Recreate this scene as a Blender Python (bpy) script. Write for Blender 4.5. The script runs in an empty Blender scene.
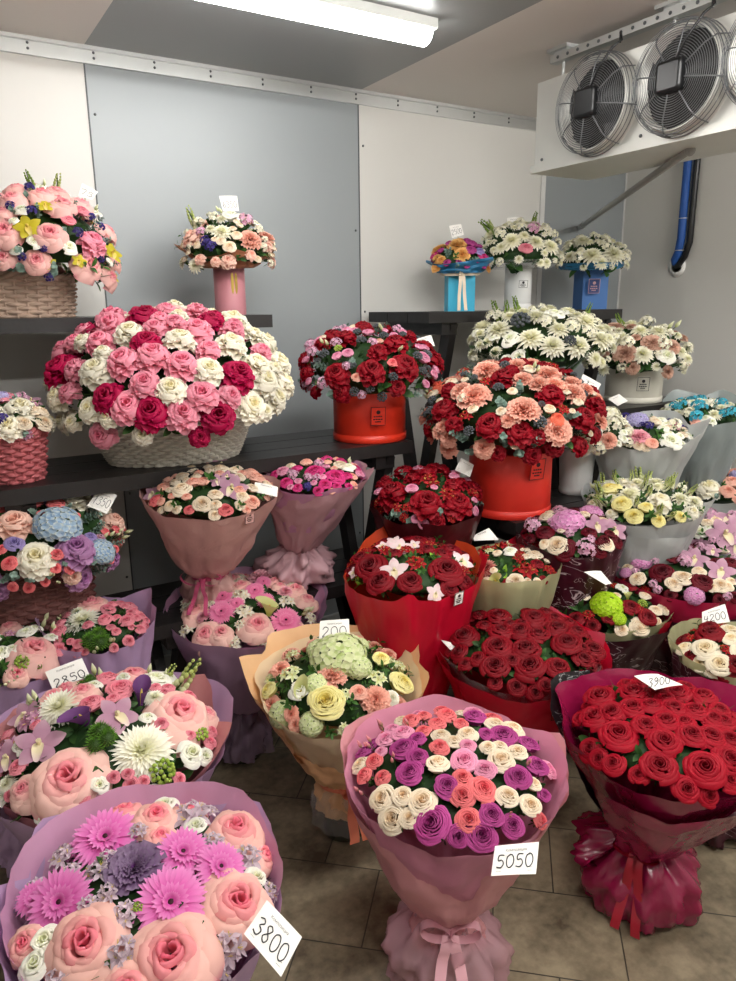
import bpy, bmesh, math, random
import numpy as np
from mathutils import Vector, Matrix, Quaternion, noise

# ------------------------------------------------------------------ camera
D2R = math.pi / 180
FOC = 735.0; PITCH = 14.0 * D2R; ROLL = math.atan2(32, 2910); YAW = 31.2 * D2R; CAMH = 1.6
F0 = Vector((math.sin(YAW), math.cos(YAW), 0)); R0 = Vector((math.cos(YAW), -math.sin(YAW), 0)); Z = Vector((0, 0, 1))
FW = F0 * math.cos(PITCH) - Z * math.sin(PITCH)
U0 = Z * math.cos(PITCH) + F0 * math.sin(PITCH)
RT = R0 * math.cos(ROLL) - U0 * math.sin(ROLL)
UP = U0 * math.cos(ROLL) + R0 * math.sin(ROLL)
EYE = Vector((0, 0, CAMH))
SC = bpy.context.scene
COL = SC.collection
cam = bpy.data.cameras.new('camera'); camo = bpy.data.objects.new('camera', cam); COL.objects.link(camo)
cam.sensor_fit = 'VERTICAL'; cam.sensor_height = 36; cam.lens = FOC / 981 * 36
cam.clip_start = .02; cam.clip_end = 60
camo.matrix_world = Matrix(((RT.x, UP.x, -FW.x, EYE.x), (RT.y, UP.y, -FW.y, EYE.y), (RT.z, UP.z, -FW.z, EYE.z), (0, 0, 0, 1)))
SC.camera = camo
SC.view_settings.view_transform = 'Standard'; SC.view_settings.look = 'None'
SC.view_settings.gamma = 1; SC.view_settings.exposure = 1.9; SC.view_settings.use_curve_mapping = False
w = bpy.data.worlds.new('world'); SC.world = w; w.use_nodes = True
w.node_tree.nodes['Background'].inputs[0].default_value = (.9, .95, 1, 1)
w.node_tree.nodes['Background'].inputs[1].default_value = .3
LAMP_STRENGTH = 15.0

def ray(x, y): return RT * (x - 368) + UP * (490.5 - y) + FW * FOC
def hit_z(x, y, z): v = ray(x, y); return EYE + v * ((z - CAMH) / v.z)
def hit_y(x, y, Y): v = ray(x, y); return EYE + v * (Y / v.y)
def hit_x(x, y, X): v = ray(x, y); return EYE + v * (X / v.x)
def hit_d(x, y, d): return EYE + ray(x, y) * (d / FOC)
def depth(p): return (p - EYE).dot(FW)

# ------------------------------------------------------------------ materials
def lin(c):
    if isinstance(c, str): c = tuple(int(c[i:i + 2], 16) for i in (0, 2, 4))
    return tuple(((v / 255) / 12.92 if v / 255 <= .04045 else ((v / 255 + .055) / 1.055) ** 2.4) for v in c) + (1,)
MATS = {}
def newmat(name):
    m = bpy.data.materials.new(name); m.use_nodes = True
    nt = m.node_tree; b = nt.nodes['Principled BSDF']; return m, nt, b
def mat(name, col, rough=.6, metal=0, var=.12, scale=12, bump=0, bscale=30, spec=.5, coat=0):
    if name in MATS: return MATS[name]
    m, nt, b = newmat(name); N = nt.nodes; L = nt.links
    tc = N.new('ShaderNodeTexCoord'); nz = N.new('ShaderNodeTexNoise'); nz.inputs['Scale'].default_value = scale
    nz.inputs['Detail'].default_value = 4
    L.new(tc.outputs['Object'], nz.inputs['Vector'])
    mx = N.new('ShaderNodeMix'); mx.data_type = 'RGBA'
    c = lin(col); mx.inputs[6].default_value = tuple(v * (1 - var) for v in c[:3]) + (1,)
    mx.inputs[7].default_value = tuple(min(1, v * (1 + var)) for v in c[:3]) + (1,)
    L.new(nz.outputs['Fac'], mx.inputs[0]); L.new(mx.outputs[2], b.inputs['Base Color'])
    b.inputs['Roughness'].default_value = rough; b.inputs['Metallic'].default_value = metal
    b.inputs['Specular IOR Level'].default_value = spec; b.inputs['Coat Weight'].default_value = coat
    if bump:
        n2 = N.new('ShaderNodeTexNoise'); n2.inputs['Scale'].default_value = bscale; n2.inputs['Detail'].default_value = 3
        L.new(tc.outputs['Object'], n2.inputs['Vector'])
        bp = N.new('ShaderNodeBump'); bp.inputs['Strength'].default_value = bump; bp.inputs['Distance'].default_value = .01
        L.new(n2.outputs['Fac'], bp.inputs['Height']); L.new(bp.outputs[0], b.inputs['Normal'])
    MATS[name] = m; return m
def petal_mat(name, inner, outer, edge, rough=.55, trans=.25, edgek=.6):
    """inner heart colour -> outer petal colour (attribute pl), lip colour towards the petal edge (attribute pt)"""
    if name in MATS: return MATS[name]
    m, nt, b = newmat(name); N = nt.nodes; L = nt.links
    a = N.new('ShaderNodeAttribute'); a.attribute_name = 'pet'
    sp = N.new('ShaderNodeSeparateXYZ'); L.new(a.outputs['Vector'], sp.inputs[0])
    m1 = N.new('ShaderNodeMix'); m1.data_type = 'RGBA'; m1.inputs[6].default_value = lin(inner); m1.inputs[7].default_value = lin(outer)
    rp = N.new('ShaderNodeMapRange'); rp.inputs[2].default_value = .6; L.new(sp.outputs[1], rp.inputs[0]); L.new(rp.outputs[0], m1.inputs[0])
    r = N.new('ShaderNodeMapRange'); r.inputs[1].default_value = edgek; r.inputs[2].default_value = 1.0
    L.new(sp.outputs[0], r.inputs[0])
    m2 = N.new('ShaderNodeMix'); m2.data_type = 'RGBA'; m2.inputs[7].default_value = lin(edge)
    L.new(r.outputs[0], m2.inputs[0]); L.new(m1.outputs[2], m2.inputs[6])
    oi = N.new('ShaderNodeObjectInfo'); hs = N.new('ShaderNodeHueSaturation')
    r2 = N.new('ShaderNodeMapRange'); r2.inputs[3].default_value = .88; r2.inputs[4].default_value = 1.06
    L.new(oi.outputs['Random'], r2.inputs[0]); L.new(r2.outputs[0], hs.inputs['Value']); L.new(m2.outputs[2], hs.inputs['Color'])
    L.new(hs.outputs[0], b.inputs['Base Color']); b.inputs['Roughness'].default_value = rough
    b.inputs['Specular IOR Level'].default_value = .25
    tr = N.new('ShaderNodeBsdfTranslucent'); L.new(hs.outputs[0], tr.inputs[0])
    ms = N.new('ShaderNodeMixShader'); ms.inputs[0].default_value = trans
    L.new(b.outputs[0], ms.inputs[1]); L.new(tr.outputs[0], ms.inputs[2])
    L.new(ms.outputs[0], N['Material Output'].inputs['Surface'])
    MATS[name] = m; return m
def paper_mat(name, col, rough=.45, trans=.2, wr=.35, alpha=1, scale=9, marks=None, marks_scale=9, coat=0):
    if name in MATS: return MATS[name]
    m, nt, b = newmat(name); N = nt.nodes; L = nt.links
    tc = N.new('ShaderNodeTexCoord')
    nz = N.new('ShaderNodeTexNoise'); nz.inputs['Scale'].default_value = scale; nz.inputs['Detail'].default_value = 3; nz.inputs['Distortion'].default_value = .6
    L.new(tc.outputs['Object'], nz.inputs['Vector'])
    bp = N.new('ShaderNodeBump'); bp.inputs['Strength'].default_value = wr; bp.inputs['Distance'].default_value = .02
    L.new(nz.outputs['Fac'], bp.inputs['Height']); L.new(bp.outputs[0], b.inputs['Normal'])
    b.inputs['Base Color'].default_value = lin(col); b.inputs['Roughness'].default_value = rough
    b.inputs['Coat Weight'].default_value = coat; b.inputs['Coat Roughness'].default_value = .25
    tr = N.new('ShaderNodeBsdfTranslucent'); tr.inputs[0].default_value = lin(col)
    if marks:
        n3 = N.new('ShaderNodeTexNoise'); n3.inputs['Scale'].default_value = marks_scale; n3.inputs['Detail'].default_value = 2; n3.inputs['Distortion'].default_value = 2.2
        mp = N.new('ShaderNodeMapping'); mp.inputs['Scale'].default_value = (1, 1, 2.2)
        L.new(tc.outputs['Object'], mp.inputs[0]); L.new(mp.outputs[0], n3.inputs['Vector'])
        cr = N.new('ShaderNodeValToRGB'); e = cr.color_ramp.elements
        e[0].position = .485; e[0].color = (0, 0, 0, 1); e[1].position = .515; e[1].color = (0, 0, 0, 1)
        k = e.new(.5); k.color = (1, 1, 1, 1)
        L.new(n3.outputs['Fac'], cr.inputs[0])
        n4 = N.new('ShaderNodeTexNoise'); n4.inputs['Scale'].default_value = 11
        L.new(tc.outputs['Object'], n4.inputs['Vector'])
        gt = N.new('ShaderNodeMath'); gt.operation = 'GREATER_THAN'; gt.inputs[1].default_value = .5; L.new(n4.outputs['Fac'], gt.inputs[0])
        ml = N.new('ShaderNodeMath'); ml.operation = 'MULTIPLY'; L.new(cr.outputs[0], ml.inputs[0]); L.new(gt.outputs[0], ml.inputs[1])
        mx = N.new('ShaderNodeMix'); mx.data_type = 'RGBA'; mx.inputs[6].default_value = lin(col); mx.inputs[7].default_value = lin(marks)
        L.new(ml.outputs[0], mx.inputs[0]); L.new(mx.outputs[2], b.inputs['Base Color']); L.new(mx.outputs[2], tr.inputs[0])
    ms = N.new('ShaderNodeMixShader'); ms.inputs[0].default_value = trans
    L.new(b.outputs[0], ms.inputs[1]); L.new(tr.outputs[0], ms.inputs[2]); out = ms
    if alpha < 1:
        tp = N.new('ShaderNodeBsdfTransparent'); m3 = N.new('ShaderNodeMixShader'); m3.inputs[0].default_value = alpha
        L.new(tp.outputs[0], m3.inputs[1]); L.new(ms.outputs[0], m3.inputs[2]); out = m3
    L.new(out.outputs[0], N['Material Output'].inputs['Surface'])
    MATS[name] = m; return m
def emit_mat(name, col, s):
    m = bpy.data.materials.new(name); m.use_nodes = True; nt = m.node_tree; nt.nodes.clear()
    e = nt.nodes.new('ShaderNodeEmission'); e.inputs[0].default_value = lin(col); e.inputs[1].default_value = s
    o = nt.nodes.new('ShaderNodeOutputMaterial'); nt.links.new(e.outputs[0], o.inputs[0]); return m

# ------------------------------------------------------------------ mesh builder
class MB:
    def __init__(s): s.v = []; s.f = []; s.m = []; s.a = []
    def grid(s, pts, mi=0, at=None, closed=False):
        """pts: rows of equal length; at: same shape of (pt,pl)"""
        o = len(s.v); nr = len(pts); nc = len(pts[0])
        for i, r in enumerate(pts):
            for j, p in enumerate(r):
                s.v.append(tuple(p)); s.a.append(at[i][j] if at else (0, 0))
        for i in range(nr - 1):
            for j in range(nc - (0 if closed else 1)):
                k = (j + 1) % nc
                s.f.append((o + i * nc + j, o + i * nc + k, o + (i + 1) * nc + k, o + (i + 1) * nc + j)); s.m.append(mi)
    def poly(s, pts, mi=0):
        o = len(s.v)
        for p in pts: s.v.append(tuple(p)); s.a.append((0, 0))
        s.f.append(tuple(range(o, o + len(pts)))); s.m.append(mi)
    def box(s, lo, hi, mi=0, M=None):
        x0, y0, z0 = lo; x1, y1, z1 = hi
        P = [Vector(p) for p in ((x0, y0, z0), (x1, y0, z0), (x1, y1, z0), (x0, y1, z0), (x0, y0, z1), (x1, y0, z1), (x1, y1, z1), (x0, y1, z1))]
        if M: P = [M @ p for p in P]
        o = len(s.v); s.v += [tuple(p) for p in P]; s.a += [(0, 0)] * 8
        for f in ((0, 3, 2, 1), (4, 5, 6, 7), (0, 1, 5, 4), (1, 2, 6, 5), (2, 3, 7, 6), (3, 0, 4, 7)):
            s.f.append(tuple(o + i for i in f)); s.m.append(mi)
    def beam(s, a, b, w, t, mi=0, side=None):
        a = Vector(a); b = Vector(b); d = (b - a); L = d.length; d.normalize()
        sd = Vector(side) if side else (Vector((0, 1, 0)) if abs(d.y) < .9 else Vector((1, 0, 0)))
        y = (sd - d * sd.dot(d)).normalized(); x = y.cross(d)
        M = Matrix(((x.x, y.x, d.x, a.x), (x.y, y.y, d.y, a.y), (x.z, y.z, d.z, a.z), (0, 0, 0, 1)))
        s.box((-w / 2, -t / 2, 0), (w / 2, t / 2, L), mi, M)
    def tube(s, path, r, n=8, mi=0, at=None, cap=True, closed=False):
        path = [Vector(p) for p in path]; rows = []; N = len(path)
        rr = r if isinstance(r, (list, tuple)) else [r] * N
        prev = None
        for i, p in enumerate(path):
            if closed: d = path[(i + 1) % N] - path[i - 1]
            else: d = path[min(i + 1, N - 1)] - path[max(i - 1, 0)]
            d = d.normalized() if d.length > 1e-9 else Vector((0, 0, 1))
            if prev is None:
                q = Vector((0, 0, 1)) if abs(d.z) < .9 else Vector((1, 0, 0))
                x = (q - d * q.dot(d)).normalized()
            else: x = (prev - d * prev.dot(d)).normalized()
            prev = x; y = d.cross(x)
            rows.append([p + (x * math.cos(2 * math.pi * k / n) + y * math.sin(2 * math.pi * k / n)) * rr[i] for k in range(n)])
        if closed: rows.append(rows[0])
        s.grid(rows, mi, [[at or (0, 0)] * n for _ in rows], closed=True)
        if cap and not closed:
            s.poly(rows[0][::-1], mi); s.poly(rows[-1], mi)
            if at:
                for k in range(2 * n): s.a[-1 - k] = at
    def lathe(s, prof, n=32, mi=0, at=None, c=(0, 0, 0), cap0=True, cap1=False):
        rows = [[(c[0] + r * math.cos(2 * math.pi * k / n), c[1] + r * math.sin(2 * math.pi * k / n), c[2] + z) for k in range(n)] for r, z in prof]
        s.grid(rows, mi, closed=True)
        if cap0: s.poly(rows[0][::-1], mi)
        if cap1: s.poly(rows[-1], mi)
    def ball(s, c, r, mi=0, n=8, m=5, at=(0, 0), sz=1.0, pt=0):
        rows = []
        for i in range(m + 1):
            a = -math.pi / 2 + math.pi * i / m; rr = max(math.cos(a), .02) * r; z = math.sin(a) * r * sz
            if pt and i == m: z += pt * r
            rows.append([(c[0] + rr * math.cos(2 * math.pi * k / n), c[1] + rr * math.sin(2 * math.pi * k / n), c[2] + z) for k in range(n)])
        s.grid(rows, mi, [[at] * n] * (m + 1), closed=True)
    def add(s, o, M, mi_off=0, at=None):
        k = len(s.v)
        s.v += [tuple(M @ Vector(p)) for p in o.v]; s.a += ([at] * len(o.v) if at else o.a)
        s.f += [tuple(i + k for i in f) for f in o.f]; s.m += [i + mi_off for i in o.m]
    def mesh(s, name, mats, smooth=True):
        me = bpy.data.meshes.new(name); me.from_pydata(s.v, [], s.f)
        for m in mats: me.materials.append(m)
        me.polygons.foreach_set('material_index', [min(i, len(mats) - 1) for i in s.m])
        me.polygons.foreach_set('use_smooth', [smooth] * len(s.f))
        at = me.attributes.new('pet', 'FLOAT_VECTOR', 'POINT')
        at.data.foreach_set('vector', [x for a in s.a for x in (a[0], a[1], 0)])
        me.update(); return me
    def obj(s, name, mats, parent=None, loc=(0, 0, 0), smooth=True):
        if not isinstance(mats, (list, tuple)): mats = [mats]
        o = bpy.data.objects.new(name, s.mesh(name, mats, smooth)); COL.objects.link(o); o.location = loc
        if parent: o.parent = parent
        return o
def root(name, loc, label, cat, group=None, kind=None):
    o = bpy.data.objects.new(name, None); COL.objects.link(o); o.location = loc; o.empty_display_size = .05
    return tag(o, label, cat, group, kind)
def tag(o, label=None, cat=None, group=None, kind=None):
    if label: o['label'] = label
    if cat: o['category'] = cat
    if group: o['group'] = group
    if kind: o['kind'] = kind
    return o
def struct(name, mb, mats, smooth=False):
    o = mb.obj(name, mats, smooth=smooth); o['kind'] = 'structure'; return o
# ------------------------------------------------------------------ flowers (unit radius, facing +Z)
GA = 2.399963
def dirpetal(mb, az, el, L, W, shape, bend=0, cup=0, ruff=0, rk=3, ph=0, c=(0, 0, 0), nt=5, ns=4, mi=0, pl=.5, tip=None, t0=0.0):
    ca, sa = math.cos(az), math.sin(az); ce, se = math.cos(el), math.sin(el)
    d = Vector((ca * ce, sa * ce, se)); n = Vector((-ca * se, -sa * se, ce)); l = Vector((-sa, ca, 0)); c = Vector(c)
    rows = []; at = []
    for i in range(nt + 1):
        t = t0 + (1 - t0) * i / nt; r = []; a = []
        for j in range(ns + 1):
            s = -1 + 2 * j / ns
            wd = W * shape(t) * s; te = t * (1 - (tip(s) if tip else 0) * t)
            p = c + d * (L * te) + l * wd + n * (bend * te * te * L + cup * s * s * W * shape(t) + ruff * math.sin(rk * s * math.pi + ph) * t * t)
            r.append(p); a.append((t if not ruff else min(1, t), pl))
        rows.append(r); at.append(a)
    mb.grid(rows, mi, at)
def sh_leaf(t): return math.sin(math.pi * min(1, t * .96 + .02)) ** .8
def sh_strap(t): return (min(1, t * 4) * .5 + .5) * (1 if t < .75 else math.sqrt(max(0, 1 - ((t - .75) / .25) ** 2)) * .9 + .1)
def sh_fan(t): return .12 + .88 * t ** .8
def sh_round(t): return .2 + .8 * math.sin(math.pi * min(1, .12 + t * .74)) if t < .95 else .45
def sh_obov(t): return .15 + .85 * math.sin(math.pi * (t ** 1.3) * .82 + .1) if t < 1 else .35

def rose(n, seed, op=1.0, curl=.25, wave=.03, point=.1, inner=.05, nt=5, ns=6):
    rng = random.Random(seed); mb = MB()
    for i in range(n):
        q = (i + .5) / n; az = i * GA + rng.uniform(-.25, .25)
        R = inner + (.80 - inner) * q ** .8
        top = (.42 - .42 * op * q ** 1.5) + rng.uniform(-.03, .03)
        A = 1.35 - .62 * q + rng.uniform(-.1, .1)
        cu = curl * (.15 + q * 1.0) * (1 + rng.uniform(-.3, .3))
        P = [(R * .3, -.5), (R * (.78 + .1 * q), -.25 + .12 * (1 - q)), (R * (.97 - .1 * q), top * .45 + .03), (R * (1 - .02 * q), top), (R * (1.0) + cu * .55, top + .02 - .02 * q), (R + cu, top - cu * .42 * (1 + q) * op - .01)]
        rows = []; at = []; w1 = rng.uniform(0, 6)
        for k, (r, z) in enumerate(P):
            t = k / (len(P) - 1); rr = []; aa = []
            for j in range(ns + 1):
                s = -1 + 2 * j / ns
                a = az + s * A * (.62 + .38 * math.sin(math.pi * (.15 + .55 * t)))
                rnd = (s ** 4 * .30 + point * s * s) * t
                k0 = P[max(k - 1, 0)]
                r2 = r * (1 - rnd) + k0[0] * rnd; z2 = z - rnd * .22
                r2 += .035 * s * (1 - q) + wave * math.sin(2.6 * s + w1) * t; z2 += wave * math.cos(3.1 * s + w1 * 2) * t
                rr.append((r2 * math.cos(a), r2 * math.sin(a), z2)); aa.append((t * (1 - .15 * (1 - abs(s))) if t > .6 else t, q))
            rows.append(rr); at.append(aa)
        mb.grid(rows, 0, at)
    for k in range(5): dirpetal(mb, k * 1.257, -.2, .6, .14, sh_leaf, bend=-.3, c=(0, 0, -.45), nt=3, ns=2, mi=1)
    mb.tube([(0, 0, -.45), (0, 0, -1.6)], .05, 5, 1)
    return mb
def rose_open(seed): return rose(24, seed, op=1.2, curl=.46, wave=.07, point=.34, inner=.07)
def rose_ruffle(seed):
    mb = rose(12, seed, op=.8, curl=.3, wave=.06, point=.15); rng = random.Random(seed); mb.v = [(x * .66, y * .66, z * .8 + .1) for x, y, z in mb.v]
    for i in range(34):                     # reflexed, pointed outer petals
        q = i / 34; el = 1.0 - 1.3 * q
        dirpetal(mb, i * GA, el, .62 + .38 * q, .34, lambda t: sh_obov(t), bend=-.3 + .2 * rng.random(), cup=.3, ruff=.08, rk=1.3, ph=rng.uniform(0, 6), c=(0, 0, -.2), nt=5, ns=4, pl=.3 + .7 * q, t0=.1)
    return mb
def rose_tight(seed): return rose(22, seed, op=.75, curl=.2, wave=.015, point=.08)
def rose_spray(seed): return rose(30, seed, op=.8, curl=.1, wave=.025, point=.02, inner=.03)
def rose_garden(seed): return rose(42, seed, op=.62, curl=.08, wave=.035, point=0, inner=.04)
def rosebud(seed):
    mb = rose(9, seed, op=.25, curl=.06, wave=.01, point=.2)
    mb.v = [(x * 1.1, y * 1.1, z * 1.35) for x, y, z in mb.v]; return mb
def carnation(seed):
    rng = random.Random(seed); mb = MB()
    for i in range(58):
        q = i / 57; el = 1.45 - 1.55 * q + rng.uniform(-.1, .1)
        dirpetal(mb, i * GA, el, .62 + .38 * q + rng.uniform(-.05, .05), .33, sh_fan, bend=rng.uniform(-.25, .05), ruff=.085, rk=2.6, ph=rng.uniform(0, 6), c=(0, 0, -.25), nt=4, ns=8, pl=q, t0=.25)
    mb.v = [(x, y, z * .82) for x, y, z in mb.v]
    mb.tube([(0, 0, -.3), (0, 0, -1.4)], [.14, .05], 6, 1); return mb
def chrys(seed, n=190, w=.055, flat=.62):
    rng = random.Random(seed); mb = MB()
    for i in range(n):
        q = (i / (n - 1)); el = 1.5 - 1.75 * q ** .8 + rng.uniform(-.08, .08)
        dirpetal(mb, i * GA, el, (.5 + .5 * q) * rng.uniform(.88, 1.06), w, sh_strap, bend=.22 - .5 * q, cup=.6, c=(0, 0, -.15), nt=4, ns=2, pl=q, t0=.2)
    mb.v = [(x, y, z * flat) for x, y, z in mb.v]
    mb.tube([(0, 0, -.2), (0, 0, -1.3)], [.12, .05], 6, 1); return mb
def chrys_double(seed): return chrys(seed, 84, .105, .8)
def gerbera(seed):
    rng = random.Random(seed); mb = MB()
    for k, (n, el, L, w, z, pl) in enumerate(((32, .04, 1, .085, 0, 1), (30, .16, .9, .08, .03, .8), (20, .45, .52, .07, .05, .6), (26, .75, .3, .04, .06, .3))):
        for i in range(n):
            dirpetal(mb, (i + .5 * k) * 2 * math.pi / n + rng.uniform(-.04, .04), el + rng.uniform(-.07, .07), L * rng.uniform(.93, 1.03), w, sh_strap, bend=-.12, cup=.25, c=(0, 0, z), nt=4, ns=2, pl=pl, t0=.12)
    mb.ball((0, 0, .06), .16, 2, 10, 5, sz=.55)
    mb.tube([(0, 0, -.02), (0, 0, -1.4)], [.1, .04], 6, 1); return mb
def hydrangea(seed, n=75, sz=.17, flat=.72):
    rng = random.Random(seed); mb = MB()
    for i in range(n):
        q = (i + .5) / n; cz = 1 - 1.15 * q; r = math.sqrt(max(0, 1 - cz * cz)); az = i * GA
        nrm = Vector((r * math.cos(az), r * math.sin(az), cz)); c = nrm * (.86 + rng.uniform(-.04, .05))
        R = nrm.to_track_quat('Z', 'Y').to_matrix().to_4x4(); R.translation = c
        f = MB(); sp = rng.uniform(0, 1.6)
        for k in range(4): dirpetal(f, sp + k * math.pi / 2, .25, sz * 1.15, sz * .62, sh_round, bend=-.1, cup=.15, nt=3, ns=2, pl=rng.random())
        mb.add(f, R)
    mb.v = [(x, y, z * flat) for x, y, z in mb.v]
    mb.lathe([(.02, -1.2), (.04, -.4), (.75, .0), (.6, .35), (.02, .5)], 12, 1); return mb
def lily_floret(seed, wide=.24, mi=0, throat=2):
    rng = random.Random(seed); f = MB()
    for k in range(6):
        o = k % 2
        dirpetal(f, k * math.pi / 3, .5 - .12 * o, 1, wide * (1.1 if o else .8), sh_leaf, bend=-.25, cup=.3, nt=5, ns=4, pl=o, mi=mi)
    for k in range(4):
        a = rng.uniform(0, 6.28); f.tube([(0, 0, 0), (.12 * math.cos(a), .12 * math.sin(a), .25), (.25 * math.cos(a), .25 * math.sin(a), .4)], .02, 4, throat)
    return f
def alstro(seed):
    rng = random.Random(seed); mb = MB()
    for k in range(4):
        a = k * 1.57 + rng.uniform(-.3, .3); R = (Vector((math.cos(a) * .6, math.sin(a) * .6, 1))).to_track_quat('Z', 'Y').to_matrix().to_4x4()
        R.translation = Vector((math.cos(a) * .38, math.sin(a) * .38, 0)); mb.add(lily_floret(seed + k), R @ Matrix.Scale(.58, 4))
    mb.tube([(0, 0, 0), (0, 0, -1.3)], .04, 5, 1); return mb
def orchid(seed):
    mb = MB()
    for k in range(5):
        dirpetal(mb, math.pi / 2 + k * 2 * math.pi / 5, .18, 1, .34, sh_leaf, bend=-.12, cup=-.12, nt=6, ns=4, pl=.6 + .1 * k)
    dirpetal(mb, -math.pi / 2, .75, .55, .22, sh_round, bend=-.9, cup=.5, nt=5, ns=4, mi=2, pl=0)
    mb.tube([(0, -.02, 0), (0, .06, .2), (0, -.05, .36)], [.09, .1, .07], 6, 2)
    mb.tube([(0, 0, 0), (0, 0, -1.3)], .04, 5, 1); return mb
def lisi(seed):
    mb = rose(13, seed, op=.7, curl=.3, wave=.05, point=0); mb.tube([(0, 0, -.1), (0, 0, .12)], [.1, .06], 6, 1); return mb
def calla(seed):
    mb = MB(); rows = []; at = []
    for i in range(9):
        t = i / 8; r = .1 + .5 * t ** 1.8; row = []; a = []
        for j in range(15):
            s = -1 + 2 * j / 14; th = s * math.pi * .98
            lift = (.5 * math.cos(th) + .1) * t ** 2
            row.append(((r * (1 + .5 * t ** 4 * max(0, math.cos(th)))) * math.cos(th) + .05 * t, r * .8 * math.sin(th), -1 + 1.35 * t + lift * .7)); a.append((t, t))
        rows.append(row); at.append(a)
    mb.grid(rows, 0, at); mb.tube([(0, 0, -.8), (0, 0, 0), (.02, 0, .2)], [.05, .07, .03], 6, 2)
    mb.tube([(0, 0, -.95), (0, 0, -1.8)], .09, 6, 1); return mb
def kale(seed):
    rng = random.Random(seed); mb = MB()
    for i in range(44):
        q = i / 43; el = 1.35 - 1.15 * q
        dirpetal(mb, i * GA, el, .35 + .65 * q, .12 + .22 * q, sh_fan, bend=-.1, cup=.35, ruff=.05, rk=3.5, ph=rng.uniform(0, 6), c=(0, 0, -.1), nt=5, ns=8, pl=q, t0=.15)
    mb.v = [(x, y, z * .75) for x, y, z in mb.v]; mb.tube([(0, 0, 0), (0, 0, -1.3)], .09, 5, 1); return mb
def moss(seed):
    rng = random.Random(seed); mb = MB()
    for k in range(5):
        c = Vector((rng.uniform(-.45, .45), rng.uniform(-.45, .45), rng.uniform(-.1, .15)))
        for i in range(110):
            q = i / 109; el = 1.5 - 1.7 * q
            dirpetal(mb, i * GA, el, .52 * rng.uniform(.85, 1.1), .022, sh_strap, c=c, nt=2, ns=1, pl=rng.random(), t0=.4)
        mb.ball(c, .36, 1, 8, 5)
    mb.tube([(0, 0, 0), (0, 0, -1.3)], .04, 5, 1); return mb
def bud(seed):
    rng = random.Random(seed); mb = MB()
    for k in range(2):
        a = rng.uniform(0, 6.28); tx, ty = .28 * math.cos(a), .28 * math.sin(a); L = 1.0 if k == 0 else .55
        mb.tube([(0, 0, -1.2), (tx * .4, ty * .4, -.3), (tx, ty, L - .75)], .035, 5, 1)
        rows = [[(tx + r * math.cos(j * 1.0472), ty + r * math.sin(j * 1.0472), L - .75 + z) for j in range(6)] for r, z in ((.05, 0), (.17, .15), (.2, .35), (.13, .6), (.02, .85))]
        mb.grid(rows, 0, [[(i / 4, i / 4)] * 6 for i in range(5)], closed=True)
        for j in range(4): dirpetal(mb, j * 1.57, 1.15, .4, .07, sh_leaf, c=(tx, ty, L - .78), nt=3, ns=2, mi=1)
    return mb
def berries(seed):
    rng = random.Random(seed); mb = MB()
    for i in range(26):
        q = (i + .5) / 26; cz = 1 - 1.1 * q; r = math.sqrt(max(0, 1 - cz * cz)); a = i * GA; c = (r * math.cos(a) * .75, r * math.sin(a) * .75, cz * .55)
        mb.ball(c, .17, 0, 7, 4, at=(0, rng.random())); mb.tube([(0, 0, -.6), c], .025, 4, 1, cap=False)
    return mb
def cluster(seed):
    """loose cluster of small blossoms"""
    rng = random.Random(seed); mb = MB()
    for i in range(13):
        q = (i + .5) / 13; cz = 1 - .9 * q; r = math.sqrt(max(0, 1 - cz * cz)); a = i * GA
        n = Vector((r * math.cos(a), r * math.sin(a), cz)); R = n.to_track_quat('Z', 'Y').to_matrix().to_4x4(); R.translation = n * rng.uniform(.6, .85); f = MB()
        for k in range(6): dirpetal(f, k * 1.047, .35, .34, .11, sh_leaf, bend=-.2, cup=.2, nt=3, ns=2, pl=rng.random())
        mb.add(f, R); mb.tube([(0, 0, -.7), n * .6], .02, 4, 1, cap=False)
    return mb
def spike(seed):
    """upright flower spike, from the origin up to length 2"""
    rng = random.Random(seed); mb = MB(); mb.tube([(0, 0, -1), (0.03, 0, .4), (.0, .05, 1)], [.05, .04, .02], 5, 1)
    for i in range(26):
        t = i / 25; a = i * 2.2; z = -.55 + 1.55 * t; s = .2 * (1 - .65 * t)
        c = Vector((math.cos(a) * (.1 + s * .6), math.sin(a) * (.1 + s * .6), z)); mb.ball(c, s * .75, 0, 6, 4, at=(0, t), sz=1.3)
    return mb
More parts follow.
